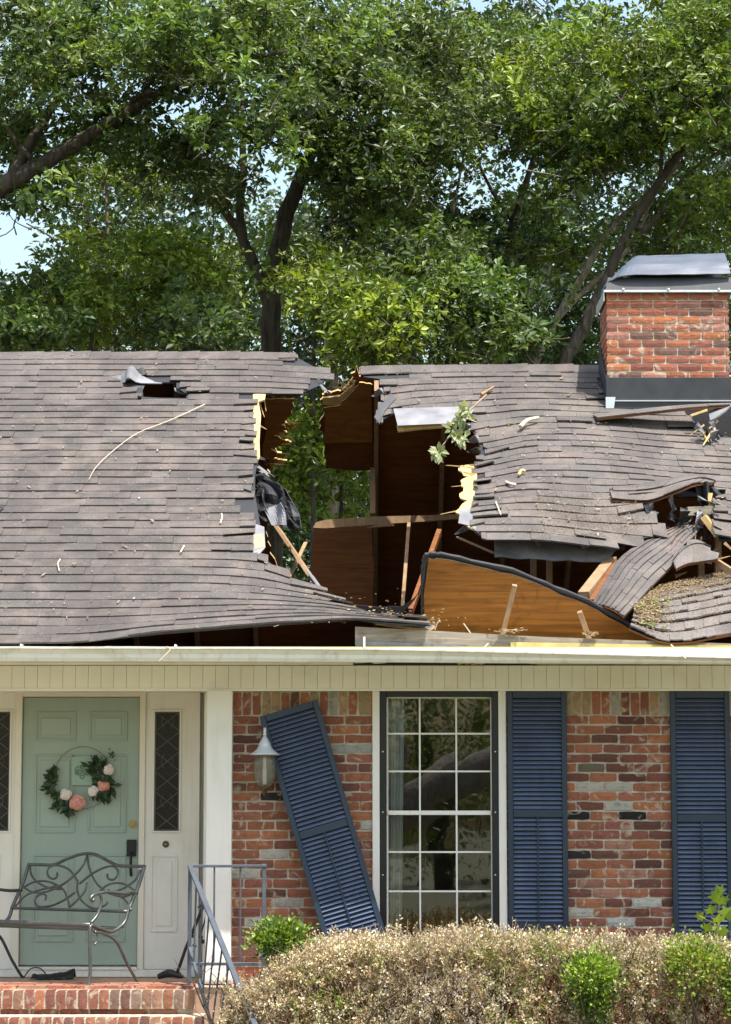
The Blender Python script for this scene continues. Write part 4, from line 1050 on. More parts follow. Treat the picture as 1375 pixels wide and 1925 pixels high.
splinters([(535, 800), (520, 830), (508, 860)], rl, BACK, 44, 4, (8, 34), 'plywood_amber')
splinters([(504, 742), (512, 742), (524, 742), (532, 742)], rl, ROOF, 10, -82, (16, 60), 'raw_wood')
splinters([(655, 722), (664, 712), (648, 730)], rl, BACK, 14, 170, (14, 34), 'raw_wood')
plate([(606, 744), (640, 740), (662, 722), (668, 712), (668, 724), (645, 752), (640, 758), (607, 757)], bhit(-.01), .02, 0).build('raw_edge', [MT['raw_wood']] * 3, BACK)
plate(jag([(499, 743), (553, 743), (549, 772), (530, 792), (544, 800), (516, 812), (540, 822), (510, 836), (522, 850), (502, 866), (497, 868), (499, 743)], 4, rl, 4)[:-1], bhit(-.035), .012, 0).build('splintered_sheathing', [MT['plywood_lit'], MT['plywood_lit'], MT['raw_wood']], BACK)
plate(jag([(609, 760), (640, 755), (662, 730), (676, 712), (700, 716), (701, 824), (609, 826), (609, 760)], 2.5, rl, 4)[:-1], bhit(-.035), .012, 0).build('splintered_sheathing', [MT['plywood_lit'], MT['plywood_lit'], MT['raw_wood']], BACK)
# standing ply sheet and beam inside the attic
tag(plate([(589, 992), (594, 982), (612, 977), (660, 974), (700, 971), (790, 969), (868, 966), (874, 974), (800, 980), (735, 984), (742, 988), (690, 992), (712, 986), (655, 990), (610, 993)], lambda px, py: (at(px, py, 4.0 + (px - 590) * .0022), Vector((0, -1, 0))), .06, 0).build('attic_beam', [MT['lumber'], MT['lumber'], MT['raw_wood']]), 'broken splintered beam across the attic with a pale sunlit left end', 'beam')
mb = plate(jag([(590, 996), (596, 986), (640, 982), (700, 984), (702, 1150), (588, 1140), (590, 996)], 3, rl, 4)[:-1], lambda px, py: (at(px, py, 4.95), Vector((0, -1, 0))), .015, 0)
tag(mb.build('plywood_sheet', [MT['plywood']] * 3), 'dark plywood sheet standing in the attic under the broken beam', 'plywood')
board('leaning_stud', at(769, 985, 3.2), at(757, 1142, 2.6), .045, .03, 'lumber', 'upright split stud standing left of the fallen roof section', up=(1, 0, 0), cat='stud')
board('leaning_stud', at(826, 1000, 2.2), at(772, 1150, 1.2), .06, .04, 'plywood', 'dark slanting stud leaning behind the upright split stud', up=(1, 0, 0), cat='stud')
board('leaning_stud', at(701, 882, 4.9), at(701, 968, 4.6), .055, .05, 'lumber', 'short upright stud at the right edge of the view through to the trees', up=(1, 0, 0), cat='stud')
board('hanging_board', at(522, 992, 2.0), at(598, 1104, .95), .10, .03, 'lumber', 'brown board hanging slantwise at the lower left of the hole', up=(.8, -.6, .2))
board('hanging_board', at(583, 1078, 1.05), at(604, 1108, .85), .09, .012, 'grey_felt', 'grey strip of felt at the foot of the slanting brown board', up=(.8, -.6, .2), cat='felt')
# tatters of felt and slivers of wood round the hole, broken laths lying in the attic
def tatter(par, px, py, ang, L, w, m, Y, rq):
    a = math.radians(ang); p0 = at(px, py, Y); d = Vector((math.cos(a), -.25 + rq.uniform(-.3, .3), math.sin(a))); s = d.cross(Vector((0, 1, .2))).normalized(); cv = rq.uniform(-.5, .5)
    st_ = 'wood' in m or m == 'lumber'; cv = 0 if st_ else cv; dr_ = .03 if st_ else .25; w = w * .5 if st_ else w
    mb = MB(); mb.grid(lambda u, v: p0 + d * (u * L) + s * ((v - .5) * w * (1 - .75 * u) + cv * u * u * L * .5) + Vector((0, (0 if st_ else -.05) * math.sin(u * 5 + v * 2), -dr_ * u * u * L)), 7, 2, .008 if st_ else .003)
    mb.build('tatter', MT[m], par)
rq = random.Random(61)
for px, py, ang, L, w, m, Y in ((482, 880, -20, .16, .06, 'grey_felt', 2.2), (484, 862, 10, .10, .05, 'felt', 2.3), (480, 1046, -30, .2, .08, 'grey_felt', .95), (486, 752, -70, .16, .03, 'raw_wood', 3.0), (496, 744, -80, .14, .025, 'raw_wood', 3.1), (488, 800, -30, .07, .03, 'raw_wood', 2.7), (558, 742, -55, .12, .05, 'felt', 3.1), (600, 726, -20, .12, .05, 'grey_felt', 3.3)):
    tatter(ROOF, px, py, ang, L, w, m, Y, rq)
for px, py, ang, L, w, m, Y in ((893, 880, 175, .24, .025, 'raw_wood', 1.95), (893, 893, 165, .12, .05, 'raw_wood', 1.9), (893, 912, 185, .19, .02, 'raw_wood', 1.8), (893, 940, 160, .10, .04, 'raw_wood', 1.6), (893, 955, 190, .28, .03, 'raw_wood', 1.4), (892, 985, 205, .16, .06, 'grey_felt', 1.2), (904, 848, 175, .12, .06, 'felt', 2.1), (900, 825, 190, .10, .07, 'grey_felt', 2.3), (885, 800, 200, .12, .05, 'grey_felt', 2.5), (720, 735, 200, .1, .06, 'grey_felt', 2.9), (1010, 1012, -70, .08, .08, 'grey_felt', .95), (1100, 1020, -80, .08, .1, 'grey_felt', .95), (1230, 1005, -20, .12, .04, 'raw_wood', 1.2)):
    tatter(ROOF2, px, py, ang, L, w, m, Y, rq)
for q_ in tatter_l: tatter(ROOF2, *q_, rq)
for k, (a, b_, lab) in enumerate((((860, 1010, 2.6), (930, 1040, 2.2), 'split lath under the torn lower edge of the right slope'), ((545, 1085, 1.4), (575, 1020, 1.9), 'short split lath beside the slanting brown board'))):
    board('broken_lath', at(*a), at(*b_), .03, .015, 'lumber', lab, cat='lath')
# black felt crumpled over the left edge of the hole
F = sheetF([(470, 890, 2.1), (482, 930, 1.85), (480, 955, 1.7), (500, 985, 1.5)], [(500, 895, 2.0), (535, 925, 1.7), (562, 968, 1.5), (566, 1000, 1.4)])
mb = MB(); mb.grid(lambda u, v: F(u, v)[0] + Vector((.05 * noise.noise((u * 4, v * 4, 11)), -.06 - .16 * abs(noise.noise((u * 2.6, v * 3.2, 2))) - .07 * noise.noise((u * 7, v * 6, 5)), .06 * noise.noise((u * 4, v * 5, 9)))), 22, 18, .005)
tag(mb.build('crumpled_felt', MT['felt']), 'crumpled black felt draped over the left edge of the hole', 'felt')
F = sheetF([(498, 962, 1.5), (505, 975, 1.45), (512, 990, 1.4)], [(528, 948, 1.45), (538, 968, 1.4), (540, 990, 1.35)])
mb = MB(); mb.grid(lambda u, v: F(u, v)[0] + Vector((0, -.10 - .04 * math.sin(v * 7 + u * 3), 0)), 8, 8, .005)
tag(mb.build('silver_felt', MT['grey_felt']), 'pale silvery scrap of felt on top of the crumpled black felt', 'felt')
# torn patch near the left ridge: flaps curling up round a small hole
z1 = lambda zx, zy, Y: (zx / 2.989, 640 + zy / 2.989, Y)
TF = empty('torn_shingle_flap', at(280, 720, 3.3), 'torn shingle flaps curling up beside a small hole near the left ridge', 'shingle flap')
def flap(c0, c1, m, name='flap', th=.008):
    F = sheetF(c0, c1); mb = MB(); mb.grid(lambda u, v: F(u, v)[0], 12, 6, th); mb.build(name, MT[m], TF)
flap([z1(620, 205, 3.34), z1(690, 190, 3.30), z1(740, 140, 3.24), z1(790, 190, 3.30), z1(860, 225, 3.30), z1(915, 235, 3.28)], [z1(640, 208, 3.33), z1(695, 240, 3.2), z1(720, 205, 3.12), z1(770, 235, 3.16), z1(840, 240, 3.2), z1(910, 240, 3.24)], 'grey_felt')
flap([z1(735, 150, 3.36), z1(760, 175, 3.34), z1(800, 150, 3.36), z1(815, 180, 3.36)], [z1(745, 190, 3.3), z1(780, 205, 3.28), z1(815, 190, 3.3), z1(830, 195, 3.32)], 'felt')
flap([z1(700, 240, 3.2), z1(760, 235, 3.2), z1(820, 240, 3.22)], [z1(695, 275, 3.14), z1(750, 282, 3.12), z1(800, 285, 3.14)], 'felt')
flap([z1(1010, 205, 3.34), z1(1060, 200, 3.32), z1(1130, 205, 3.33), z1(1180, 235, 3.33)], [z1(1015, 225, 3.28), z1(1065, 228, 3.26), z1(1120, 232, 3.28), z1(1175, 240, 3.3)], 'felt')
flap([z1(980, 265, 3.2), z1(1030, 275, 3.2), z1(1080, 290, 3.18), z1(1085, 330, 3.12)], [z1(985, 285, 3.18), z1(1025, 300, 3.17), z1(1060, 305, 3.15), z1(1072, 345, 3.1)], 'grey_felt')
flap([z1(725, 310, 3.1), z1(790, 320, 3.1)], [z1(760, 325, 3.08), z1(800, 335, 3.08)], 'felt')
# dark patch at the extreme left, torn course in front of the chimney, hole by the right edge
plate([(-20, 953), (7, 954), (7, 961), (2, 965), (-20, 964)], LEFT.mapper(.024), .01, 0).build('missing_tab', [MT['felt']] * 3, ROOF)
LC = empty('lifted_course', at(1240, 770, 2.7), 'long lifted shingle course peeled up in front of the chimney', 'shingle sheet')
zc = lambda zx, zy, Y: (1040 + zx / 4.1, 450 + zy / 4.1, Y)
F = sheetF([zc(310, 1355, 2.84), zc(700, 1305, 2.80), zc(1050, 1275, 2.78), zc(1400, 1262, 2.76), zc(1750, 1250, 2.76)], [zc(345, 1382, 2.66), zc(720, 1340, 2.62), zc(1080, 1300, 2.6), zc(1400, 1282, 2.6), zc(1750, 1272, 2.6)])
shingled(LC, F, 1, 5, rl, lift=.003, pale=.3)
F = sheetF([zc(1200, 1330, 2.66), zc(1300, 1285, 2.66), zc(1400, 1265, 2.66)], [zc(1210, 1395, 2.5), zc(1260, 1370, 2.5), zc(1375, 1280, 2.52)])
mb = MB(); mb.grid(lambda u, v: F(u, v)[0], 5, 3, .012); mb.build('grey_flap', MT['grey_felt'], LC)
board('split_lath', at(1298, 782, 2.56), at(1330, 771, 2.56), .03, .02, 'raw_wood', 'short pale split lath beside the torn hole right of the chimney base', cat='lath')
# grey header board and metal strip above the gutter
HB = plate([(668, 1178), (800, 1185), (1000, 1196), (1250, 1206), (1450, 1212), (1450, 1232), (668, 1214)], lambda px, py: (at(px, py, -.62), Vector((0, -1, 0))), .04, 0)
HBO = HB.build('header_board', [MT['grey_wood']] * 3, HOUSE)
plate([(670, 1205), (760, 1208), (880, 1213), (880, 1222), (670, 1216)], lambda px, py: (at(px, py, -.632), Vector((0, -1, 0))), .006, 0).build('metal_strip', [MT['grey_felt']] * 3, HBO)
plate([(960, 1207), (1250, 1212), (1450, 1214), (1450, 1236), (960, 1222)], lambda px, py: (at(px, py, -.632), Vector((0, -1, 0))), .008, 0).build('yellow_strip', [MT['fascia_paint']] * 3, HBO)
# crumbs along the left broken edge
rr = random.Random(9)
tg = plate([(700, 1150), (745, 1160), (790, 1168), (818, 1176), (806, 1183), (760, 1178), (705, 1170)], lambda px, py: (at(px, py, -.45 + (1178 - py) * .012), Vector((0, -.5, .86))), .02, 12)
tag(tg.build('broken_roof_tongue', [MT['grey_felt'], MT['raw_wood'], MT['raw_wood']]), 'splintered tongue of roofing jutting over the header board', 'roof section')
plate([(790, 1166), (815, 1172), (822, 1182), (800, 1184), (784, 1178)], lambda px, py: (at(px, py, -.47 + (1178 - py) * .012), Vector((0, -.5, .86))), .01, 0)
TC = empty('loose_debris', at(760, 1170, -.4), 'scattered tan chips and splinters along the crushed eave', 'debris')
chips('chip', None, [(720, 1160, 60, 7, -.25, -.55), (800, 1172, 14, 4, -.4, -.6), (955, 1190, 12, 2, -.62, -.66), (1110, 1195, 6, 2, -.62, -.66), (600, 1140, 60, 12, .1, -.4)], 420, DUST, TC, rr, (.006, .03))
def specks(slab, poly, n, r, par, size, cols, box):
    mb = MB(); k = 0
    while k < n:
        px, py = r.uniform(box[0], box[2]), r.uniform(box[1], box[3])
        if not inpoly(px, py, poly) or inpoly(px, py, L_TORN) or inpoly(px, py, R_TORN) or (px > 1135 and py < 770): continue
        k += 1; P, nn = slab.mapper(.026)(px, py); s = r.uniform(*size); R = nn.to_track_quat('Z', 'Y').to_matrix() @ Matrix.Rotation(r.uniform(0, 6.3), 3, 'Z')
        mb.box(P, (s, s * r.uniform(.12, .5), .003), R, 0, r.choice(cols))
    o = mb.build('debris', MT['dry_leaf'], par, fix=False); o['kind'] = 'stuff'
PALE = [(.38, .33, .28), (.33, .27, .21), (.30, .25, .21), (.44, .39, .33), (.2, .17, .12), (.16, .2, .08)]
specks(LEFT, L_OUT, 260, rr, ROOF, (.006, .03), PALE, (0, 670, 660, 1190)); specks(LEFT, L_OUT, 16, rr, ROOF, (.025, .05), PALE, (0, 670, 660, 1190))
specks(RIGHT, R_OUT, 420, rr, ROOF2, (.006, .028), PALE, (720, 700, 1375, 1010)); specks(RIGHT, R_OUT, 1000, rr, ROOF2, (.004, .012), DUST, (1010, 930, 1200, 1015)); specks(RIGHT, R_OUT, 20, rr, ROOF2, (.025, .05), PALE, (720, 700, 1375, 1010))
# sticks and splinters lying on the shingles
def stick(pts, rad, m, label, slab=LEFT, off=.03, cat='stick', name='fallen_stick'):
    P = [slab.mapper(off + .01 * (i % 2))(x, y)[0] for i, (x, y) in enumerate(pts)]
    tag(MB().tube(smooth(P, 4), rad, 5).build(name, MT[m]), label, cat, 'sticks and splinters fallen on the roof')
simple('pale_stick', (0.62, 0.52, 0.38), 0.9)
stick([(168, 908), (182, 886), (215, 852), (260, 822), (320, 796), (386, 768)], [.002, .0045], 'pale_stick', 'long thin pale stick lying diagonally on the left slope')
stick([(415, 990), (418, 980), (417, 972)], .006, 'pale_stick', 'tiny pale twig on the left slope near the hole edge')
stick([(340, 1045), (347, 1034)], .006, 'pale_stick', 'tiny pale twig low on the left slope')
stick([(112, 1080), (110, 1068), (114, 1058)], .005, 'pale_stick', 'tiny pale twig at the lower far left of the slope')
stick([(980, 812), (992, 802), (1012, 795)], [.022, .016], 'pale_stick', 'stout pale splinter lying on the right slope below the ridge', RIGHT, .05)
stick([(953, 912), (962, 918), (970, 917)], .012, 'pale_stick', 'small curved pale splinter in the middle of the right slope', RIGHT, .03)
stick([(933, 950), (938, 966), (942, 975)], .005, 'pale_stick', 'thin forked twig above the lower edge of the right slope', RIGHT, .03)
stick([(976, 899), (982, 892), (988, 893)], .012, 'raw_wood', 'small orange wood scrap on the right slope', RIGHT, .03)
stick([(905, 750), (928, 738)], [.018, .012], 'lumber', 'brown splinter near the ridge left of the right slope', RIGHT, .04)
for pts, lab in (([(818, 1184, -.66), (822, 1172, -.68), (827, 1166, -.7)], 'forked dry twig standing on the header board'), ([(885, 1190, -.66), (872, 1172, -.68)], 'thin pale twig on the header board right of the fork'),
                 ([(1262, 1212, -.7), (1275, 1225, -.78), (1290, 1238, -.82)], 'long straw hanging over the gutter lip at the right'), ([(300, 1243, -.81), (320, 1222, -.81), (313, 1216, -.8)], 'dry twig stuck to the gutter above the door'), ([(905, 1222, -.79), (918, 1210, -.72)], 'short straw lying in the gutter below the fallen section')):
    tag(MB().tube(smooth(P3(pts), 3), .0045, 5).build('fallen_stick', MT['pale_stick']), lab, 'stick', 'sticks and splinters fallen on the roof')

# ================================================================== porch landing and steps
PY = -.72
PR = at(366, 1870, PY).x
PORCH = empty('brick_steps', (-2.6, -.9, -.3), 'red brick porch landing with two rowlock steps below the bench', 'steps')
pm = MB(); pm.bb((XL, PY + .11, -.3), (PR - .015, DY + .1, ZL - .002)); pm.bb((PR - .014, -.36, -.3), (at(505, 1700, -.36).x, .0, ZL - .004))
pm.build('landing', MT['concrete_tread'], PORCH)
z2 = ZL - .165; Y2 = PY - .27; PR2 = at(384, 1915, Y2).x
pm = MB(); pm.bb((XL, Y2 + .10, -.3), (PR2 - .015, PY + .109, z2 - .002)); pm.bb((XL, PY + .045, z2), (PR - .02, PY + .1095, ZL - .129)); pm.build('step_core', MT['mortar'], PORCH)
z3 = z2 - .18; Y3 = Y2 - .28; pm = MB(); pm.bb((XL, Y3, -.3), (PR2 + .12, Y2 + .0995, z3)); pm.build('tread', MT['concrete_tread'], PORCH)
tread = [(.25, .10, .064), (.30, .13, .08), (.20, .08, .056), (.27, .15, .10), (.22, .09, .07), (.15, .08, .064), (.30, .115, .064), (.20, .13, .10)]
def rowlock(y, z, xr, par):
    x = xr
    while x > at(-60, 1880, y).x:
        o = putbrick(par, (x - .034, y + .095, z - .064 + rng.uniform(-.003, .003)), (.128) / .195, (rng.uniform(-.02, .02), math.pi / 2 + rng.uniform(-.03, .03), rng.uniform(-.02, .02)), None, sz=1.06)
        o.location.y = y + .045 + rng.uniform(-.004, .004); k = rng.uniform(.8, 1.1); c = rng.choice(tread); o.color = tuple(v * k for v in c) + (1,)
        x -= .0745
    m_ = MB(); m_.bb((XL, y + .012, z - .128), (xr - .004, y + .11, z - .008)); m_.build('mortar_bed', MT['mortar'], par)
x = PR - .12
while x > at(-60, 1880, PY).x:
    o = putbrick(PORCH, (x - .1, PY + .082, ZL - .15), 1, None, None, sz=.55); x -= BL
rowlock(PY, ZL, PR, PORCH); rowlock(Y2, z2, PR2, PORCH)
# landing surface bricks laid flat behind the rowlock edge
y = PY + .21
k = 0
while y < -.1:
    x = PR - .02 - (BL / 2 if k % 2 else 0)
    while x > at(-40, 1840, y).x:
        o = putbrick(PORCH, (x - .1, y, ZL - .026), 1, (math.pi / 2, 0, rng.uniform(-.006, .006)), None, sz=1.7); cc = rng.choice(tread[:5]); o.color = tuple(v * 1.15 for v in cc) + (1,); x -= BL
    y += .108; k += 1

# ================================================================== railing
RA = empty('stair_railing', at(357, 1850, -.42), 'blue grey metal stair railing between the porch and the hedge', 'railing')
RYf = -.42
t0 = at(358, 1628, RYf); zr = t0.z; xr1 = at(497, 1628, RYf).x
zb_ = at(420, 1812, RYf).z
def rb(name, a, b_, w=.028, h=.028): return MB().bar(a, b_, w, h).build(name, MT['rail_paint'], RA, bevel=.003)
rb('top_rail', (t0.x - .012, RYf, zr), (xr1 + .018, RYf, zr), .04, .02); rb('bottom_rail', (t0.x, RYf, zb_), (xr1, RYf, zb_), .024, .022)
rb('post', (t0.x, RYf, ZL - .02), (t0.x, RYf, zr - .011)); rb('post', (xr1, RYf, ZL - .1), (xr1, RYf, zr + .015))
for px in (403, 452): X = at(px, 1700, RYf).x; rb('baluster', (X, RYf, zb_), (X, RYf, zr - .01), .013, .013)
for px in (378, 428): X = at(px, 1700, RYf).x; rb('baluster', (X, RYf, zb_ - .17), (X, RYf, zb_), .013, .013)
e = at(472, 1908, -1.72); A0 = Vector((t0.x, RYf - .02, zr)); e2 = A0 + (e - A0) * 1.25
rb('top_rail', A0, e2, .04, .018)
l0 = at(357, 1782, RYf - .02); l1 = at(397, 1925, -1.12); l2 = l0 + (l1 - l0) * 1.7; rb('bottom_rail', l0, l2, .024, .02)
for k in range(1, 8):
    t = k / 8.2; a = l0.lerp(l2, t); b_ = A0 + (e2 - A0) * ((a.y - A0.y) / (e2.y - A0.y)); rb('baluster', a, Vector((b_.x, b_.y, b_.z - .008)), .013, .013)
rb('post', Vector((e2.x, e2.y, -.3)), e2)

# ================================================================== bench
phi = math.radians(38)
RR = onz(257, 1846, ZL); RR = Vector((at(255, 1840, -.12).x, -.12, ZL))
ux = Vector((-math.cos(phi), math.sin(phi), 0)); fw = Vector((-math.sin(phi), -math.cos(phi), 0))
BENCH = empty('garden_bench', RR + ux * .6 + fw * .25, 'scrolled cast metal garden bench on the porch before the green door', 'bench')
BLn = 1.19
def bp_(u, f, z): return RR + ux * (u * BLn) + fw * f + Vector((0, 0, z))
zq = lambda py: at(255, py, -.12).z - ZL
ztp_, zlr, zst = zq(1629), zq(1713), zq(1740)
def Bk(zx, zy):
    t = (382 - zy) / (382 - 148); xl = 30 + 55 * t; xr_ = 670 + 85 * t
    u = 1 - (zx - xl) / (xr_ - xl); z = zlr + (ztp_ - zlr) * t
    return bp_(u, .09 - .17 * t, z)
def bt(name, pts, r, k=5, n=7, m='bench_metal'): return MB().tube(smooth(pts, k), r, n).build(name, MT[m], BENCH, smooth_=True)
bt('top_rail', [Bk(*q) for q in ((85, 148), (160, 148), (235, 146), (300, 118), (370, 92), (425, 85), (480, 92), (555, 126), (610, 146), (680, 148), (755, 148))], .0125)
bt('lower_rail', [Bk(30, 382), Bk(350, 382), Bk(670, 382)], .012)
SCR = [[(262, 190), (262, 212), (240, 222), (212, 208), (203, 180), (218, 156), (260, 150), (315, 165), (352, 192), (385, 232)],
       [(425, 92), (408, 145), (365, 200), (290, 258), (205, 293), (135, 295), (80, 272)], [(425, 92), (440, 150), (480, 225), (535, 275), (600, 300), (655, 305), (700, 285)],
       [(80, 270), (130, 242), (200, 235), (262, 252), (312, 282), (340, 330), (355, 368)], [(215, 335), (215, 312), (190, 304), (163, 318), (157, 346), (182, 370), (250, 364), (320, 332), (378, 290)],
       [(95, 160), (115, 208), (160, 245), (230, 272), (300, 275)], [(50, 372), (90, 322), (150, 290), (260, 262)],
       [(550, 192), (556, 214), (586, 220), (608, 196), (602, 164), (566, 150), (505, 168), (445, 205), (398, 245)], [(385, 228), (390, 285), (425, 340), (490, 372), (545, 355), (562, 335)],
       [(700, 270), (650, 242), (590, 238), (540, 258), (500, 300)], [(735, 165), (710, 215), (660, 255), (590, 285), (540, 285)], [(690, 375), (660, 330), (620, 300), (560, 275)],
       [(355, 368), (395, 330), (430, 285), (440, 240)]]
for q in SCR: bt('scroll', [Bk(*p_) for p_ in q], .0085, 6, 6)
for u in (0.0, 1.0):
    sd = lambda f, z: bp_(u, f, z)
    bt('back_post', [sd(-.085, ztp_ + .008), sd(-.02, ztp_ - .14), sd(.075, zlr + .02), sd(.11, zlr - .06), sd(.16, zst - .0), sd(.26, zst - .035), sd(.38, zst - .005), sd(.47, zst + .02)], .0135, 5, 8)
    bt('rear_leg', [sd(.43, zst - .03), sd(.33, zst - .045), sd(.2, zst - .11), sd(.08, zst - .28), sd(-.02, .02), sd(-.04, .006)], .0115)
    bt('front_leg', [sd(.47, zst + .02), sd(.475, zst - .1), sd(.465, .12), sd(.48, .02), sd(.50, .008)], .0125)
    bt('arm', [sd(-.01, ztp_ - .19), sd(.12, ztp_ - .19), sd(.30, ztp_ - .175), sd(.43, ztp_ - .19), sd(.47, ztp_ - .215), sd(.455, ztp_ - .235), sd(.435, ztp_ - .222)], .0125)
    bt('arm_post', [sd(.38, ztp_ - .185), sd(.36, ztp_ - .24), sd(.40, zst + .09), sd(.47, zst + .03)], .0115)
    bt('leg_curl', [sd(.45, zst - .01), sd(.40, zst - .05), sd(.405, zst - .1), sd(.425, zst - .12)], .008)
bt('seat_rail', [bp_(0, .47, zst + .02), bp_(.5, .475, zst + .02), bp_(1, .47, zst + .02)], .016, 4, 8)
for k in range(7):
    f = .13 + k * .05; MB().bar(bp_(.01, f, zst - .008 - .02 * math.sin(k / 6 * math.pi)), bp_(.99, f, zst - .008 - .02 * math.sin(k / 6 * math.pi)), .032, .008).build('seat_slat', MT['bench_metal'], BENCH)
# things left on the porch floor
F = lambda u, v: Vector((at(60 + 80 * u, 1830, .45).x, .40 + .16 * v, ZL + .012 + (.05 * u ** 3 + .02) * math.sin(math.pi * v) + .01 * noise.noise((u * 7, v * 3, 0))))
tag(MB().grid(F, 20, 8, .006).build('dark_cloth', MT['black_plastic'], smooth_=True), 'dark crumpled cloth lying on the porch floor under the bench', 'cloth')
tag(MB().tube(smooth([Vector((at(x, 1830, .5).x, .5, ZL + z)) for x, z in ((45, .012), (58, .075), (75, .08), (88, .03), (90, .012))]), .005, 6).build('wire_loop', MT['black_plastic']), 'thin black wire loop standing on the floor under the bench', 'wire')
LT = empty('leaning_tool', at(333, 1838, .1), 'black long handled tool leaning beside the stair railing post', 'tool')
MB().tube([at(331, 1836, .18), at(350, 1782, .05), at(384, 1700, -.12)], .012, 8).build('shaft', MT['black_plastic'], LT)
MB().tube(smooth([at(298, 1836, .2), at(318, 1830, .18), at(337, 1834, .16), at(345, 1836, .15)]), [.02, .03, .022, .012], 8).build('head', MT['black_plastic'], LT)
for k, (x, y) in enumerate(((364, 1760), (378, 1762), (366, 1778), (382, 1770), (364, 1792))): MB().box(at(x, y, -.02), (.03, .02, .022), Matrix.Rotation(.5 * k, 3, 'Y')).build('clip', MT['black_plastic'], LT, bevel=.003)
MB().tube(smooth([at(372, 1706, -.02), at(384, 1702, -.02), at(388, 1720, -.02), at(376, 1762, -.02)]), .006, 6).build('strap', MT['black_plastic'], LT)

# ================================================================== wreath and plaque on the door
WY = DY - .03
wc = at(156, 1462, WY)
WR = empty('flower_wreath', wc, 'hoop wreath of white and pink roses hanging on the green door', 'wreath')
MB().tube([wc + Vector((.222 * math.cos(a), 0, .236 * math.sin(a))) for a in [k * 2 * math.pi / 40 for k in range(41)]], .0032, 6).build('hoop', MT['plaque_dark'], WR)
def rose(c, r, m, rd):
    mb = MB()
    for ring, (n, rr, op, h) in enumerate(((7, 1.0, 1.15, .0), (6, .8, .8, .22), (5, .58, .45, .40), (4, .38, .3, .50), (3, .2, .2, .56))):
        for i in range(n):
            a = 2 * math.pi * (i + .5 * (ring % 2)) / n + rd.uniform(-.35, .35); sz_ = rd.uniform(.82, 1.1); t = Vector((math.cos(a), 0, math.sin(a))); s = Vector((-t.z, 0, t.x))
            def pf(u, v):
                w = (u - .5) * 2; rad = sz_ * r * rr * (.25 + .75 * v) * (1 - .12 * w * w)
                return c + t * rad + s * (w * r * rr * .62 * (.4 + .6 * math.sin(math.pi * min(v * .75 + .15, 1)))) + Vector((0, -r * (h + .35 * (1 - op * v * v * .6) + .18 * (1 - w * w)), 0))
            mb.grid(pf, 4, 4, .0012)
    return mb.build('rose', m, WR, smooth_=True)
rd = random.Random(2)
for x, y, r_, m in ((124, 1494, .048, 'petal_white'), (146, 1509, .062, 'petal_pink'), (176, 1489, .046, 'petal_white'), (197, 1476, .05, 'petal_pink'), (205, 1447, .045, 'petal_white')):
    rose(at(x, y, WY - .03), r_, MT[m], rd)
def leaves(name, pos, dr, nor, ln, wid, col, m, parent=None, local=False, fold=.18):
    """many two-triangle folded leaves in one mesh"""
    pos = np.asarray(pos, dtype=np.float32); dr = np.asarray(dr, dtype=np.float32); nor = np.asarray(nor, dtype=np.float32); N = len(pos)
    dr /= np.linalg.norm(dr, axis=1, keepdims=True) + 1e-9
    sd = np.cross(dr, nor); sd /= np.linalg.norm(sd, axis=1, keepdims=True) + 1e-9
    nn = np.cross(sd, dr); L = np.asarray(ln, dtype=np.float32)[:, None]; Wd = np.asarray(wid, dtype=np.float32)[:, None]
    V = np.stack([pos, pos + dr * L * .55 + sd * Wd + nn * L * fold, pos + dr * L, pos + dr * L * .55 - sd * Wd + nn * L * fold], axis=1).reshape(-1, 3)
    me = bpy.data.meshes.new(name); me.vertices.add(4 * N); me.vertices.foreach_set('co', V.ravel())
    b = (np.arange(N) * 4)[:, None]; F = np.concatenate([b + np.array([[0, 1, 2]]), b + np.array([[0, 2, 3]])], axis=1).reshape(-1).astype(np.int32)
    me.loops.add(6 * N); me.loops.foreach_set('vertex_index', F); me.polygons.add(2 * N)
    me.polygons.foreach_set('loop_start', np.arange(2 * N, dtype=np.int32) * 3); me.polygons.foreach_set('loop_total', np.full(2 * N, 3, dtype=np.int32))
    me.update(calc_edges=True)
    a = me.color_attributes.new('Col', 'FLOAT_COLOR', 'POINT'); c = np.ones((N, 4), dtype=np.float32); c[:, :3] = col
    a.data.foreach_set('color', np.repeat(c, 4, axis=0).ravel()); me.materials.append(MT[m])
    return link(name, me, parent, local)
nr = np.random.default_rng(11)
def spray(spots, n, ln, name, cols):
    P, D, Nn, L, Wd, C = [], [], [], [], [], []
    for _ in range(n):
        x, y, ax, ay, sp = spots[nr.integers(len(spots))]; c = at(x + nr.normal(0, sp), y + nr.normal(0, sp), WY - .012 - abs(nr.normal(0, .015)))
        a = math.atan2(ay, ax) + nr.normal(0, .6); P.append(c); D.append((math.cos(a), nr.normal(-.25, .2), math.sin(a))); Nn.append((nr.normal(0, .3), -1, nr.normal(0, .3)))
        l = ln * nr.uniform(.6, 1.2); L.append(l); Wd.append(l * .19); C.append(np.array(cols[nr.integers(len(cols))]) * nr.uniform(.7, 1.2))
    return leaves(name, P, D, Nn, L, Wd, C, 'leaf', WR)
GREEN = [(.035, .075, .03), (.05, .10, .04), (.03, .06, .035), (.08, .13, .06)]
spray([(104, 1470, -1, -.2, 4), (100, 1480, -1, -.6, 4), (107, 1490, -.8, -.8, 4), (118, 1505, -.6, -1, 4), (130, 1515, -.2, -1, 4), (106, 1460, -.5, .6, 4)], 90, .085, 'leaf_spray', GREEN)
spray([(196, 1462, .8, -.2, 4), (204, 1480, .9, -.5, 4), (188, 1492, .4, -1, 4), (180, 1450, -.6, .4, 5), (188, 1440, -.2, 1, 4), (200, 1488, .4, -1, 4), (190, 1466, -.4, .4, 5)], 96, .08, 'leaf_spray', GREEN)
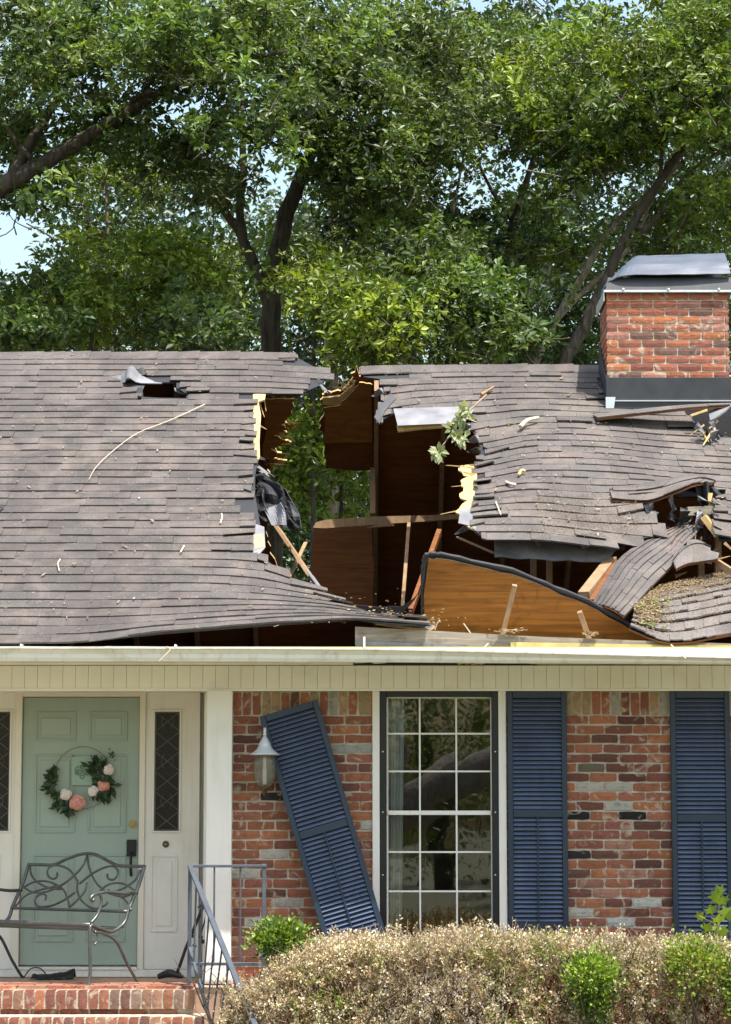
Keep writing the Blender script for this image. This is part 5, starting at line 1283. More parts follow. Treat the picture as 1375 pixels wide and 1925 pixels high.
spray([(207, 1425, .3, 1, 4), (212, 1418, .4, 1, 3), (97, 1450, -.2, 1, 3), (103, 1449, .5, 1, 3), (192, 1432, -.3, 1, 3)], 60, .03, 'leaf_spray', [(.10, .16, .10), (.07, .12, .07)])
pq = at(155, 1449, DY - .018)
PL = empty('door_plaque', pq, 'pale green plaque with a scroll emblem inside the wreath', 'plaque')
MB().box(pq, (.163, .012, .225)).build('board', MT['plaque_paint'], PL, bevel=.004)
em = lambda pts, r=.005: MB().tube(smooth([pq + Vector((x * .01, -.010, z * .01)) for x, z in pts]), r, 6).build('emblem', MT['plaque_dark'], PL, smooth_=True)
for s in (-1, 1):
    em([(0, -.5), (s * 1.6, .3), (s * 3.4, .6), (s * 4, -.8), (s * 3, -1.8), (s * 2.2, -1.1)]); em([(0, -.5), (s * 2.2, -3), (s * 4.8, -2.6), (s * 5.4, .5), (s * 4.2, 2.8), (s * 2, 3.2), (0, 4.6)], .0035); em([(0, 1.2), (s * 1.2, 2.2), (s * .9, 3.2), (0, 3.8)], .0035); em([(0, -3.2), (s * 1.5, -4.2), (s * 1, -5.6), (0, -6.2)], .0035)
for x in (138, 172): MB().lathe([(.003, -.006), (.009, 0), (.003, .006)], at(x, 1421, DY - .03), 8).build('hook', MT['aged_brass'], PL)

# ================================================================== wall lantern
LY = -.20
lc = at(498, 1425, LY); s_ = 17.92 / FPX
def zpx(py): return (1425 - py) * s_
LA = empty('wall_lantern', lc, 'grey coach lantern with ribbed glass on the brick beside the loose shutter', 'lantern')
MB().lathe([(.001, zpx(1367)), (.010, zpx(1368)), (.012, zpx(1375)), (.010, zpx(1377)), (.013, zpx(1380)), (.012, zpx(1384))], lc, 14).build('finial', MT['lantern_metal'], LA, smooth_=True)
MB().lathe([(.012, zpx(1384)), (.018, zpx(1386)), (.040, zpx(1397)), (.044, zpx(1400)), (.046, zpx(1402)), (.058, zpx(1408)), (.085, zpx(1414)), (.107, zpx(1417.5)), (.108, zpx(1419)), (.075, zpx(1420))], lc, 28).build('cap', MT['lantern_metal'], LA, smooth_=True)
gp = [(.073, zpx(1421)), (.078, zpx(1432)), (.080, zpx(1446)), (.079, zpx(1458)), (.072, zpx(1467)), (.058, zpx(1475)), (.036, zpx(1480))]
MB().lathe(gp, lc, 40, wob=lambda i, j, z: .035 * math.cos((j + i * 1.2) / 40 * 2 * math.pi * 10)).build('glass_shade', MT['lantern_glass'], LA, smooth_=True)
MB().lathe([(.012, zpx(1424)), (.012, zpx(1446)), (.016, zpx(1446)), (.014, zpx(1474)), (.004, zpx(1476))], lc, 12).build('lamp_holder', MT['petal_white'], LA)
MB().lathe([(.040, zpx(1480)), (.036, zpx(1482)), (.020, zpx(1486)), (.012, zpx(1493)), (.006, zpx(1497))], lc, 16).build('base_cup', MT['aged_brass'], LA, smooth_=True)
MB().tube(smooth([lc + Vector((0, .0, zpx(1484))), lc + Vector((.015, .05, zpx(1494))), lc + Vector((.0, .13, zpx(1486))), lc + Vector((0, .20, zpx(1462)))]), .009, 8).build('bracket', MT['aged_brass'], LA, smooth_=True)
MB().box(lc + Vector((0, .198, zpx(1455))), (.10, .012, .2)).build('back_plate', MT['aged_brass'], LA, bevel=.004)

# ================================================================== loose shutter
tl, tr2, br2 = at(490, 1353, -.06), at(597, 1316, -.06), at(722, 1742, -.16)
up_ = (tr2 - br2).normalized(); rt = (tr2 - tl); rt = (rt - up_ * rt.dot(up_)); wS = rt.length; rt.normalize()
hS = 1.79; bot = tr2 - up_ * hS - rt * wS / 2
LS = empty('window_shutter', bot, 'blue louvred shutter hanging crooked on the brick next to the lantern', 'shutter')
LS.rotation_euler = Matrix((rt, up_.cross(rt), up_)).transposed().to_euler()
shutter_parts(wS, hS, LS, True)
MB().box((0, .002, hS / 2), (wS - .03, .003, hS - .04)).build('backing', MT['black_frame'], LS, local=True)  # added black panel, painting in the shade between the slats

# ================================================================== hedge of dry box
HX0, HX1 = at(432, 1850, -1.3).x, 3.9
def htop(x):
    t = (x - HX0)
    return .825 - .36 * math.exp(-(t / .42) ** 2) - .06 * max(0, min(1, (x - 1.2) / .8)) + .035 * noise.noise((x * 2.1, 0, 4)) + .03 * noise.noise((x * 6, 2, 1))
HEDGE = empty('dry_hedge', ((HX0 + HX1) / 2, -1.25, -.3), 'long dried out tan hedge along the foot of the brick wall', 'hedge')
def bushy(n, x0, x1, y0, y1, ln, cols, keep=None, topf=htop, low=-.25, clump=True, name='foliage', mat_='dry_leaf', par=None, sd=1, shell=.22, up=.55):
    r = np.random.default_rng(sd); P, D, Nn, L, Wd, C = [], [], [], [], [], []
    cols = np.array(cols)
    while len(P) < n:
        x = r.uniform(x0, x1); zt_ = topf(x)
        if r.random() < .42:
            y = r.uniform(y0, y1); z = zt_ - abs(r.normal(0, shell * .55)) - .12 * abs((y - (y0 + y1) / 2) / (y1 - y0) * 2) ** 3
        else:
            z = r.uniform(low, zt_); y = y0 + abs(r.normal(0, shell)) + .05 * noise.noise((x * 3, z * 3, 0)) + .10 * max(0, (z - zt_ + .25) / .25) ** 2
        nv = noise.noise((x * 5, y * 5, z * 5))
        if nv < -.28 and r.random() < .8: continue
        if keep and not keep(x, y, z, r): continue
        P.append((x, y, z)); d = (r.normal(0, .6), r.normal(-.15, .6), r.normal(up, .5)); D.append(d); Nn.append((r.normal(0, .5), r.normal(-.5, .5), r.normal(.4, .5)))
        l = r.uniform(.6, 1.3) * ln; L.append(l); Wd.append(l * r.uniform(.2, .34))
        C.append(cols[r.integers(len(cols))] * (1 + .22 * noise.noise((x * 2.2, z * 3, 9))) * r.uniform(.75, 1.2))
    o = leaves(name, P, D, Nn, L, Wd, C, mat_, par); o['kind'] = 'stuff'; return o
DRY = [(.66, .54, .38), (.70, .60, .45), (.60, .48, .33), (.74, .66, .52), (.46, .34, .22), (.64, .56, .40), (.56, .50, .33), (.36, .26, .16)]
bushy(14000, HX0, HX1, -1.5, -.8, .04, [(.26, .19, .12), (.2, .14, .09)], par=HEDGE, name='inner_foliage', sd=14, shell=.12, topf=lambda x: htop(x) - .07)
def fans(n, seed, cols, name, keep=None, ln=.021, nl=30):
    r = np.random.default_rng(seed); P, D, Nn, L, Wd, C = [], [], [], [], [], []; mb = MB(); cols = np.array(cols); k = 0
    while k < n:
        x = r.uniform(HX0, HX1); zt_ = htop(x)
        if r.random() < .42: y = r.uniform(-1.7, -.65); z = zt_ - .10 - abs(r.normal(0, .07)); d = np.array((r.normal(0, .45), r.normal(-.1, .4), 1.0))
        else: z = r.uniform(-.28, zt_ - .08); y = -1.72 + abs(r.normal(0, .17)) + .06 * noise.noise((x * 3, z * 3, 0)) + .10 * max(0, (z - zt_ + .25) / .25) ** 2; d = np.array((r.normal(0, .55), r.normal(-.6, .35), r.normal(.75, .35)))
        if noise.noise((x * 6, y * 5, z * 6)) < -.12 and r.random() < .8: continue
        if keep and not keep(x, y, z): continue
        k += 1; d /= np.linalg.norm(d); tl = r.uniform(.08, .17); p0 = np.array((x, y, z)); bend = r.normal(0, .03, 3)
        m_ = int(nl * r.uniform(.5, 1.3)); t = r.uniform(.15, 1.05, m_)[:, None]; q = p0 + d * tl * t + bend * t * t + r.normal(0, .012, (m_, 3)); P.append(q)
        D.append(d[None] * .8 + r.normal(0, .75, (m_, 3))); Nn.append(r.normal(0, .6, (m_, 3)) + np.array((0, -.5, .4))); l = ln * r.uniform(.55, 1.4, m_); L.append(l); Wd.append(l * r.uniform(.2, .36, m_))
        C.append(cols[r.integers(len(cols))][None] * (1 + .3 * noise.noise((x * 1.6, z * 2.2, 9))) * r.uniform(.75, 1.22, (m_, 1)))
        mb.tube([Vector(p0 - d * .1), Vector(p0), Vector(p0 + d * tl * .6 + bend * .4), Vector(p0 + d * tl * 1.15 + bend)], [.0035, .0012], 3, cap=False)
    o = leaves(name, np.concatenate(P), np.concatenate(D), np.concatenate(Nn), np.concatenate(L), np.concatenate(Wd), np.concatenate(C), 'dry_leaf', HEDGE); o['kind'] = 'stuff'
    o = mb.build('twig', MT['dry_twig'], HEDGE, fix=False); o['kind'] = 'stuff'
simple('dry_twig', (0.30, 0.22, 0.14), 0.95)
fans(4700, 4, DRY, 'dry_foliage')
fans(330, 24, [(.24, .30, .07), (.32, .36, .10), (.18, .24, .06)], 'green_foliage', keep=lambda x, y, z: noise.noise((x * 1.9, z * 2.4, 5.5)) > .2)
bushy(5200, HX0, HX1, -1.84, -.7, .026, [(.22, .25, .07), (.30, .32, .10), (.16, .2, .06)], keep=lambda x, y, z, r: noise.noise((x * 2.6, z * 3.2, 5.5)) > .16, par=HEDGE, name='olive_foliage', sd=6)
rt_ = random.Random(13); tw = MB(); fine = MB()
for k in range(26):
    bx = HX0 + .15 + (HX1 - HX0 - .2) * (k + rt_.uniform(-.3, .3)) / 25; base = Vector((bx, -1.25 + rt_.uniform(-.2, .2), -.31))
    for j in range(5):
        d = Vector((rt_.uniform(-.55, .55), rt_.uniform(-.55, .35), 1)); h = rt_.uniform(.65, 1.0); P = [base]; q = base.copy()
        for s in range(5):
            d += Vector((rt_.uniform(-.25, .25), rt_.uniform(-.2, .15), .05)); q = q + d.normalized() * h / 5; P.append(q.copy())
        if P[-1].z > htop(P[-1].x) - .03: P = P[:-1]
        tw.tube(P, [rt_.uniform(.009, .016), .004], 5)
        for s in range(1, len(P)):
            for _ in range(3):
                d2 = Vector((rt_.uniform(-1, 1), rt_.uniform(-1, .6), rt_.uniform(.2, 1.2))).normalized(); a = P[s]; m_ = a + d2 * .1; e_ = m_ + (d2 + Vector((rt_.uniform(-.5, .5), rt_.uniform(-.5, .3), rt_.uniform(0, .5)))).normalized() * .12
                tw.tube([a, m_, e_], [.0045, .0015], 4, cap=False)
tw.build('branch', MT['twig'], HEDGE)['kind'] = 'stuff'
for _ in range(4200):
    x = rt_.uniform(HX0 - .05, HX1); zt_ = htop(x); y = -1.80 + abs(rt_.gauss(0, .22)) if rt_.random() < .6 else rt_.uniform(-1.7, -.7); z = rt_.uniform(-.2, zt_ - .05) if rt_.random() < .6 else zt_ - abs(rt_.gauss(.05, .05))
    d = Vector((rt_.gauss(0, .6), rt_.gauss(-.3, .5), rt_.uniform(.2, 1.2))).normalized(); a = Vector((x, y, z)); L = rt_.uniform(.05, .13)
    fine.tube([a, a + d * L * .5 + Vector((rt_.gauss(0, .01), 0, 0)), a + d * L], [.0022, .001], 3, cap=False)
fine.build('fine_twig', MT['dry_twig'], HEDGE, fix=False)['kind'] = 'stuff'
# green shrubs growing through it
def shrub(px, py, Y, rx, rz, n, label, cols, name='green_shrub', ln=.03, sd=1, stem=True):
    c = at(px, py, Y); r = np.random.default_rng(sd); T = empty(name, (c.x, Y, -.3), label, 'shrub')
    P, D, Nn, L, Wd, C = [], [], [], [], [], []; cols = np.array(cols)
    while len(P) < n:
        v = r.normal(0, 1, 3); v /= np.linalg.norm(v); nz_ = noise.noise((v[0] * 3 + sd, v[1] * 3, v[2] * 3)); k = r.uniform(.2, 1) ** .6 * (1 + .65 * nz_ + .35 * noise.noise((v[0] * 8, v[1] * 8 + sd, v[2] * 8)))
        if k > .8 and r.random() < .5: continue
        p_ = np.array((c.x + v[0] * rx * k, Y + v[1] * rx * .8 * k, c.z + v[2] * rz * k))
        if v[2] < -.2 and r.random() < .5: continue
        P.append(p_); D.append(v + r.normal(0, .6, 3) + (0, 0, .4)); Nn.append(r.normal(0, .6, 3) + (0, -.4, .6)); l = ln * r.uniform(.6, 1.3); L.append(l); Wd.append(l * r.uniform(.26, .4)); C.append(cols[r.integers(len(cols))] * r.uniform(.7, 1.3))
    leaves('foliage', P, D, Nn, L, Wd, C, 'leaf', T)
    mb = MB(); rq = random.Random(sd)
    for _ in range(6):
        e_ = Vector((c.x + rq.uniform(-.6, .6) * rx, Y + rq.uniform(-.4, .4) * rx, c.z + rq.uniform(-.2, .6) * rz)); mb.tube(smooth([Vector((c.x, Y, -.3)), Vector((c.x + rq.uniform(-.05, .05), Y, (c.z - .3) / 2)), e_], 4), [.012, .003], 5)
    mb.build('stem', MT['twig'], T); return T
YG = [(.22, .32, .035), (.28, .40, .05), (.15, .25, .03), (.34, .44, .07), (.10, .19, .03)]
DG = [(.08, .15, .03), (.12, .2, .04), (.18, .26, .05), (.06, .11, .03)]
shrub(528, 1768, -1.3, .21, .14, 2600, 'bright green rounded shrub at the left end of the dry hedge', YG[:3] + DG, sd=1)
shrub(1112, 1838, -1.84, .19, .18, 1500, 'bright yellow green sprout in the middle of the dry hedge', YG, sd=2)
shrub(1118, 1890, -1.8, .12, .2, 1100, 'dark green leafy stems under the yellow green sprout', DG + [(.2, .28, .08)], sd=3)
shrub(1305, 1815, -1.80, .24, .22, 1700, 'broad yellow green shrub at the right end of the hedge', YG + [(.36, .36, .1), (.4, .34, .14)], sd=4)
shrub(1395, 1850, -1.8, .16, .28, 1200, 'pale green shrub cut off by the right edge', YG, sd=9)
# maple seedling in front of the right shutter
SD = empty('leafy_seedling', at(1348, 1760, -1.5), 'broad leaved seedling rising in front of the right shutter', 'plant')
mb = MB(); mb.tube(smooth([at(1345, 1800, -1.5), at(1350, 1740, -1.52), at(1352, 1700, -1.55), at(1353, 1672, -1.56)]), [.007, .003], 5); mb.tube([at(1350, 1740, -1.52), at(1315, 1722, -1.6)], .003, 4); mb.tube([at(1351, 1720, -1.53), at(1380, 1712, -1.6)], .003, 4); mb.build('stem', MT['dry_twig'], SD)
lf = random.Random(31)
for (x, y, sz) in ((1353, 1676, .10), (1345, 1690, .11), (1362, 1694, .10), (1338, 1712, .10), (1366, 1718, .12), (1316, 1724, .08), (1352, 1730, .11), (1380, 1715, .11), (1330, 1745, .09), (1358, 1752, .10)):
    c = at(x, y, -1.58 + lf.uniform(-.05, .05)); R = Matrix.Rotation(lf.uniform(-.7, .7), 3, 'Y') @ Matrix.Rotation(lf.uniform(.2, .9), 3, 'X'); mb = MB()
    pts = [(0, -.5), (.12, -.2), (.45, -.25), (.3, .02), (.5, .28), (.2, .22), (.0, .6), (-.2, .22), (-.5, .28), (-.3, .02), (-.45, -.25), (-.12, -.2)]
    col = lf.choice([(.25, .36, .05), (.3, .42, .07), (.2, .3, .05)])
    V = [c + R @ Vector((a * sz, abs(a) * .25 * sz, b_ * sz)) for a, b_ in pts]; mb.add([c] + V, [(0, i + 1, (i + 1) % 12 + 1) for i in range(12)], 0, col); mb.build('leaf', MT['leaf'], SD, fix=False)

# ================================================================== broken leafy branch stuck in the hole
SB = empty('broken_branch', at(905, 745, 2.5), 'pale leafy oak sprig hanging over the top right edge of the hole', 'branch')
MB().tube(smooth([at(915, 742, 2.55), at(885, 770, 2.4), at(860, 800, 2.3), at(838, 830, 2.25), at(824, 850, 2.2)]), [.009, .004], 6).build('twig', MT['dry_twig'], SB)
MB().tube(smooth([at(880, 775, 2.4), at(872, 800, 2.3), at(866, 822, 2.25)]), [.006, .003], 5).build('twig', MT['dry_twig'], SB)
r = np.random.default_rng(8); P, D, Nn, L, Wd, C = [], [], [], [], [], []
for (x, y, n_) in ((824, 852, 24), (866, 824, 22), (868, 785, 22), (880, 770, 16), (850, 806, 8)):
    for _ in range(n_):
        c = at(x + r.normal(0, 3), y + r.normal(0, 3), 2.2 + r.normal(0, .03)); a = r.uniform(0, 6.28); P.append(c); D.append((math.cos(a), r.normal(-.3, .3), math.sin(a) - .2)); Nn.append((r.normal(0, .4), -1, r.normal(.5, .4))); l = r.uniform(.07, .11); L.append(l); Wd.append(l * .26); C.append(np.array([(.42, .46, .28), (.34, .40, .2), (.5, .5, .36), (.25, .3, .14)][r.integers(4)]))
leaves('leaf_cluster', P, D, Nn, L, Wd, C, 'leaf', SB)['kind'] = 'stuff'

# ================================================================== trees
GAPS = [(25, 470, 62), (95, 445, 34), (0, 430, 40), (240, 385, 26), (330, 395, 20), (430, 295, 24), (485, 355, 20), (490, 390, 26), (505, 150, 18), (470, 185, 14), (405, 450, 20), (600, 385, 20), (60, 60, 22), (395, 35, 14),
        (870, 345, 26), (1015, 325, 26), (905, 265, 20), (1185, 25, 26), (1140, 365, 12), (1085, 415, 14), (800, 140, 8), (705, 210, 8), (350, 60, 10), (140, 215, 14), (820, 320, 14), (965, 290, 12), (1245, 300, 10)]
CLEAR = [(512, 615, 88, 12.9), (505, 665, 80, 12.9), (530, 430, 56, 12.9), (520, 480, 40, 12.9), (565, 345, 34, 12.9), (458, 420, 34, 12.9), (624, 640, 40, 14.8), (205, 430, 40, 13.9), (206, 520, 34, 13.9), (30, 335, 56, 9.6), (100, 295, 50, 9.6), (180, 250, 46, 9.6), (250, 205, 40, 9.6), (80, 230, 30, 9.6),
         (1085, 630, 60, 11.4), (1130, 540, 56, 11.4), (1180, 440, 50, 11.4), (1230, 360, 44, 11.4), (1040, 600, 44, 12.4), (1100, 510, 40, 12.4), (1270, 330, 40, 12.4), (960, 440, 34, 15.3), (1000, 310, 30, 15.3)]
def tree(name, label, trunks, blobs, seed, cols, m='bark', nl=56, ln=.105, group='trees behind the house', cl=.38, gapf=1.0, dens=.84):
    """trunks: lists of (px, py, Y, radius px); blobs: (px, py, rx px, ry px, Y, depth m, clusters)"""
    r = np.random.default_rng(seed); rq = random.Random(seed)
    b = trunks[0]; base = at(b[0][0], b[0][1], b[0][2])
    T = empty(name, (base.x, base.y, -.3), label, 'tree', group)
    for k, tk in enumerate(trunks):
        P = [at(x, y, Y) for x, y, Y, w in tk]; R = [.64 * w * (Y + 18.4) / FPX for x, y, Y, w in tk]
        if k == 0:
            b0_ = Vector((P[0].x + (P[0].x - P[1].x) * .6, P[0].y, -.35)); seg = max(1, int((P[0] - b0_).length / max((P[1] - P[0]).length, .3)))
            P = [b0_.lerp(P[0], q_ / seg) for q_ in range(seg)] + P; R = [R[0] * (1.25 - .25 * q_ / seg) for q_ in range(seg)] + R
        pts = smooth(P, 5); n_ = len(pts); rad = []
        for i in range(n_):
            f = i / (n_ - 1) * (len(R) - 1); j = min(int(f), len(R) - 2); rad.append((R[j] * (1 - f + j) + R[j + 1] * (f - j)) * (1 + .08 * noise.noise((i * .7, seed, k))))
        pts = [p_ + Vector((noise.noise((i * .5, seed, 1)), 0, noise.noise((i * .5, seed, 5)))) * rad[i] * .35 for i, p_ in enumerate(pts)]
        MB().tube(pts, rad, 9).build('trunk' if k == 0 else 'limb', MT[m], T, smooth_=True)
    P, D, Nn, L, Wd, C = [], [], [], [], [], []; cols = np.array(cols); tw = MB()
    for px, py, rx, ry, Y, dp, nc in blobs:
        sub = []
        for _ in range(max(3, int(nc / 7))):
            a = r.normal(0, 1, 3); a /= np.linalg.norm(a); k = r.uniform(.15, 1) ** .5; sub.append((px + a[0] * rx * k, py + a[2] * ry * k, Y + a[1] * dp * k, r.uniform(.5, 1.5)))
        done = 0; tries = 0
        while done < nc * dens and tries < nc * 12:
            tries += 1
            sx, sy, sY, sh_ = sub[r.integers(len(sub))]; q = (sx + r.normal(0, 25), sy + r.normal(0, 17), sY + r.normal(0, .45))
            if any((q[0] - gx) ** 2 + (q[1] - gy) ** 2 < (gr * .95 + 12 * gapf) ** 2 for gx, gy, gr in GAPS) and r.random() < .97: continue
            if any((q[0] - gx) ** 2 + (q[1] - gy) ** 2 < gr ** 2 and q[2] < gY for gx, gy, gr, gY in CLEAR): continue
            done += 1; c = np.array(at(*q)); hue = cols[r.integers(len(cols))] * r.uniform(.85, 1.15) * sh_
            sc = (q[2] + 18.4) / 31.0
            n_ = int(nl * r.uniform(.6, 1.3)); nt_ = max(3, n_ // 7); tp = r.normal(0, 1, (nt_, 3)); tp /= np.linalg.norm(tp, axis=1, keepdims=True); tp *= r.uniform(.3, 1, (nt_, 1)) ** .6 * np.array((cl, cl, cl * .6)) * r.uniform(.7, 1.2)
            wh = r.integers(nt_, size=n_); v = r.normal(0, 1, (n_, 3)); v /= np.linalg.norm(v, axis=1, keepdims=True)
            P.append(c + tp[wh] + v * .018); D.append(v * np.array((1, 1, .75)) + tp[wh] * 1.2 + np.array((0, 0, -.05))); Nn.append(r.normal(0, .55, (n_, 3)) + np.array((0.10, -.6, .6)))
            l = ln * r.uniform(.72, 1.25) * r.uniform(.55, 1.25, n_); L.append(l); Wd.append(l * r.uniform(.15, .27, n_)); C.append(hue[None] * r.uniform(.75, 1.25, (n_, 1)))
            if done % 2 == 0:
                a_ = Vector(c); d_ = Vector((rq.uniform(-.5, .5), rq.uniform(-.2, .5), rq.uniform(-.5, .1))); tw.tube(smooth([a_, a_ + d_ * .5 + Vector((rq.uniform(-.12, .12), 0, rq.uniform(-.12, .12))), a_ + d_], 3), [.003, .009], 4, cap=False)
    if P:
        leaves('crown', np.concatenate(P), np.concatenate(D), np.concatenate(Nn), np.concatenate(L), np.concatenate(Wd), np.concatenate(C), 'leaf', T)
        tw.build('twig', MT[m], T, fix=False)['kind'] = 'stuff'
    return T
OAK = [(.090, .145, .032), (.115, .175, .040), (.070, .120, .032), (.150, .205, .058), (.095, .145, .058)]
LIT = [(.165, .235, .030), (.200, .265, .036), (.130, .200, .030), (.250, .300, .055), (.100, .16, .032)]
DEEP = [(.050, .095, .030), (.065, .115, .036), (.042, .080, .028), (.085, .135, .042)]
tree('oak_tree', 'big dark oak at the left whose thick limb slants up to the right', [[(-130, 560, 9.5, 40), (-95, 450, 9.5, 36), (-40, 385, 9.5, 30), (25, 338, 9.5, 27), (120, 285, 9.5, 22), (230, 215, 9.5, 18), (320, 165, 9.4, 14), (420, 125, 9.3, 9), (540, 95, 9.2, 5)],
     [(25, 330, 9.5, 20), (65, 255, 9.6, 17), (100, 200, 9.7, 13), (150, 120, 9.8, 9), (190, 40, 9.9, 6)], [(230, 215, 9.5, 9), (300, 130, 9.3, 7), (330, 40, 9.2, 4)], [(60, 300, 9.4, 8), (20, 250, 9.3, 6), (-20, 170, 9.3, 4)], [(320, 165, 9.4, 7), (420, 150, 9.0, 5), (530, 140, 8.8, 3)]],
     [(90, 90, 130, 120, 9.6, 1.4, 150), (260, 70, 150, 100, 9.4, 1.4, 170), (430, 60, 140, 90, 9.2, 1.2, 130), (150, 210, 90, 50, 9.9, 1.0, 40), (330, 260, 110, 60, 9.6, 1.0, 60), (20, 250, 70, 110, 10.2, 1.0, 60), (470, 190, 90, 80, 9.2, 1.0, 60), (70, 365, 70, 26, 9.4, .6, 26), (-180, 120, 150, 150, 9.8, 1.4, 110), (-230, 470, 170, 150, 12.5, 1.2, 90), (120, -60, 200, 50, 11.6, 1.2, 70), (420, -60, 180, 50, 11.6, 1.2, 70)], 3, OAK)
tree('oak_tree', 'tall central oak whose bare trunk rises behind the ridge', [[(512, 700, 13, 33), (510, 610, 13, 31), (517, 500, 13, 26), (540, 400, 13, 25), (575, 310, 13, 20), (610, 220, 13, 15), (640, 110, 13, 10), (655, 0, 13, 6)],
     [(512, 590, 13, 20), (480, 500, 13, 18), (440, 420, 13, 14), (395, 360, 12.8, 9), (350, 320, 12.6, 5)], [(462, 480, 13.2, 14), (452, 400, 13.2, 13), (458, 300, 13.2, 11), (455, 200, 13.2, 7)], [(575, 310, 13, 9), (480, 250, 12.6, 6), (430, 225, 12.4, 3)], [(610, 220, 13, 8), (740, 130, 12.7, 6), (860, 70, 12.4, 3)]],
     [(640, 150, 150, 110, 12.4, 1.4, 190), (760, 230, 150, 110, 12.0, 1.4, 190), (600, 60, 160, 80, 12.4, 1.4, 130), (690, 330, 120, 70, 12.0, 1.2, 110), (820, 110, 120, 100, 12.4, 1.4, 110), (380, 330, 110, 50, 12.8, 1.0, 55), (560, 240, 70, 60, 12.2, .8, 46), (720, -60, 200, 50, 14.4, 1.2, 90)], 5, OAK[:2] + OAK[3:] + [(.095, .13, .045)])
tree('oak_tree', 'slimmer oak with a forked grey trunk right of the central oak', [[(624, 720, 15, 20), (622, 600, 15, 18), (628, 500, 15, 16), (625, 400, 15, 14), (622, 300, 15, 10), (640, 180, 15, 6)], [(628, 490, 15, 11), (655, 420, 15, 10), (680, 350, 15, 7), (720, 270, 15, 4)]],
     [(640, 470, 110, 60, 14.2, 1.2, 46), (740, 400, 100, 70, 14.6, 1.2, 60), (700, 280, 130, 90, 15.4, 1.2, 60)], 8, OAK, 'pale_bark')
tree('slender_tree', 'thin straight tree with a pale trunk behind the left roof', [[(212, 700, 14, 7), (206, 560, 14, 6.5), (203, 450, 14, 6), (200, 350, 14, 4), (205, 260, 14, 3)], [(206, 520, 14, 4), (170, 420, 14, 3.5), (150, 380, 14, 2)], [(130, 480, 13.6, 3), (95, 445, 13.4, 3), (50, 420, 13.2, 2)]],
     [(210, 300, 110, 60, 14.2, 1.0, 70), (130, 330, 80, 40, 14.0, .9, 34), (130, 450, 60, 40, 13.8, .8, 16), (270, 350, 60, 40, 14.2, .8, 22), (250, 470, 80, 50, 14.4, .8, 34)], 12, LIT[:3] + OAK[:2], 'pale_bark', nl=28)
tree('leaning_tree', 'dark tree leaning right behind the chimney', [[(1052, 700, 11.5, 22), (1085, 640, 11.5, 19), (1118, 570, 11.5, 16), (1165, 470, 11.5, 14), (1240, 340, 11.5, 12), (1330, 220, 11.5, 9), (1420, 120, 11.5, 6)], [(1165, 470, 11.5, 8), (1235, 410, 11.4, 7), (1290, 330, 11.3, 6), (1375, 270, 11.2, 4)], [(1240, 340, 11.5, 7), (1250, 240, 11.2, 5), (1260, 150, 11, 3)]],
     [(1250, 180, 140, 110, 11.0, 1.3, 150), (1340, 90, 110, 110, 11.0, 1.3, 130), (1180, 90, 110, 80, 11.4, 1.2, 80), (1330, 360, 80, 70, 11.6, 1.0, 50), (1220, 420, 70, 50, 12.0, .8, 26), (1500, 200, 120, 200, 11.8, 1.3, 100), (1340, -50, 120, 50, 13.2, 1.2, 60)], 15, LIT[:3] + OAK[:2])
tree('leaning_tree', 'lighter barked tree leaning right with a forked low limb left of the chimney', [[(1000, 700, 12.5, 15), (1040, 610, 12.5, 12), (1095, 520, 12.5, 11), (1140, 440, 12.5, 10), (1200, 380, 12.5, 8), (1290, 300, 12.5, 6), (1390, 200, 12.5, 4)], [(1180, 560, 12.6, 6), (1200, 450, 12.6, 5), (1260, 330, 12.6, 4), (1290, 200, 12.6, 3)], [(1260, 480, 12.8, 6), (1300, 400, 12.8, 5), (1370, 300, 12.8, 3)], [(1110, 470, 12.2, 3), (1150, 430, 12, 2.5), (1230, 425, 11.8, 1.5)], [(1008, 580, 12.3, 6), (1025, 545, 12.3, 6), (1035, 500, 12.3, 4)], [(1040, 610, 12.5, 7), (1100, 545, 12.4, 7), (1180, 470, 12.3, 6), (1230, 370, 12.2, 5), (1300, 260, 12, 3)]],
     [(1080, 300, 110, 90, 12.8, 1.2, 90), (1040, 180, 120, 90, 12.8, 1.2, 110), (1140, 240, 100, 80, 12.4, 1.2, 80), (1080, 480, 80, 50, 13.0, 1.0, 34), (1060, -60, 150, 50, 14.8, 1.2, 70)], 17, OAK + LIT[:2], 'pale_bark')
tree('oak_tree', 'dark slim oak standing between the central oak and the leaning trees', [[(930, 710, 15.5, 13), (940, 560, 15.5, 12), (965, 420, 15.5, 11), (1000, 310, 15.5, 9), (1030, 200, 15.5, 7), (1045, 60, 15.5, 4)], [(965, 420, 15.5, 7), (915, 340, 15.4, 5), (870, 235, 15.2, 4), (840, 180, 15, 2)], [(860, 690, 14.5, 6), (868, 560, 14.5, 6), (850, 430, 14.5, 5), (865, 330, 14.5, 4), (880, 250, 14.5, 2)], [(780, 690, 14.8, 7), (770, 560, 14.8, 6), (775, 450, 14.8, 5), (760, 350, 14.8, 3)], [(700, 470, 14, 4), (760, 380, 13.8, 3), (830, 320, 13.6, 2)], [(1000, 420, 15.0, 5), (1060, 330, 14.8, 4), (1120, 280, 14.6, 2)], [(880, 235, 15.0, 6), (920, 215, 15, 5), (960, 190, 15, 3)]],
     [(940, 100, 140, 90, 15.0, 1.3, 110), (980, 220, 110, 70, 15.2, 1.2, 60), (880, 440, 110, 60, 15.4, 1.2, 70), (1010, 430, 80, 60, 15.6, 1.0, 40), (900, 200, 90, 60, 15.0, 1.0, 46)], 19, OAK + DEEP)
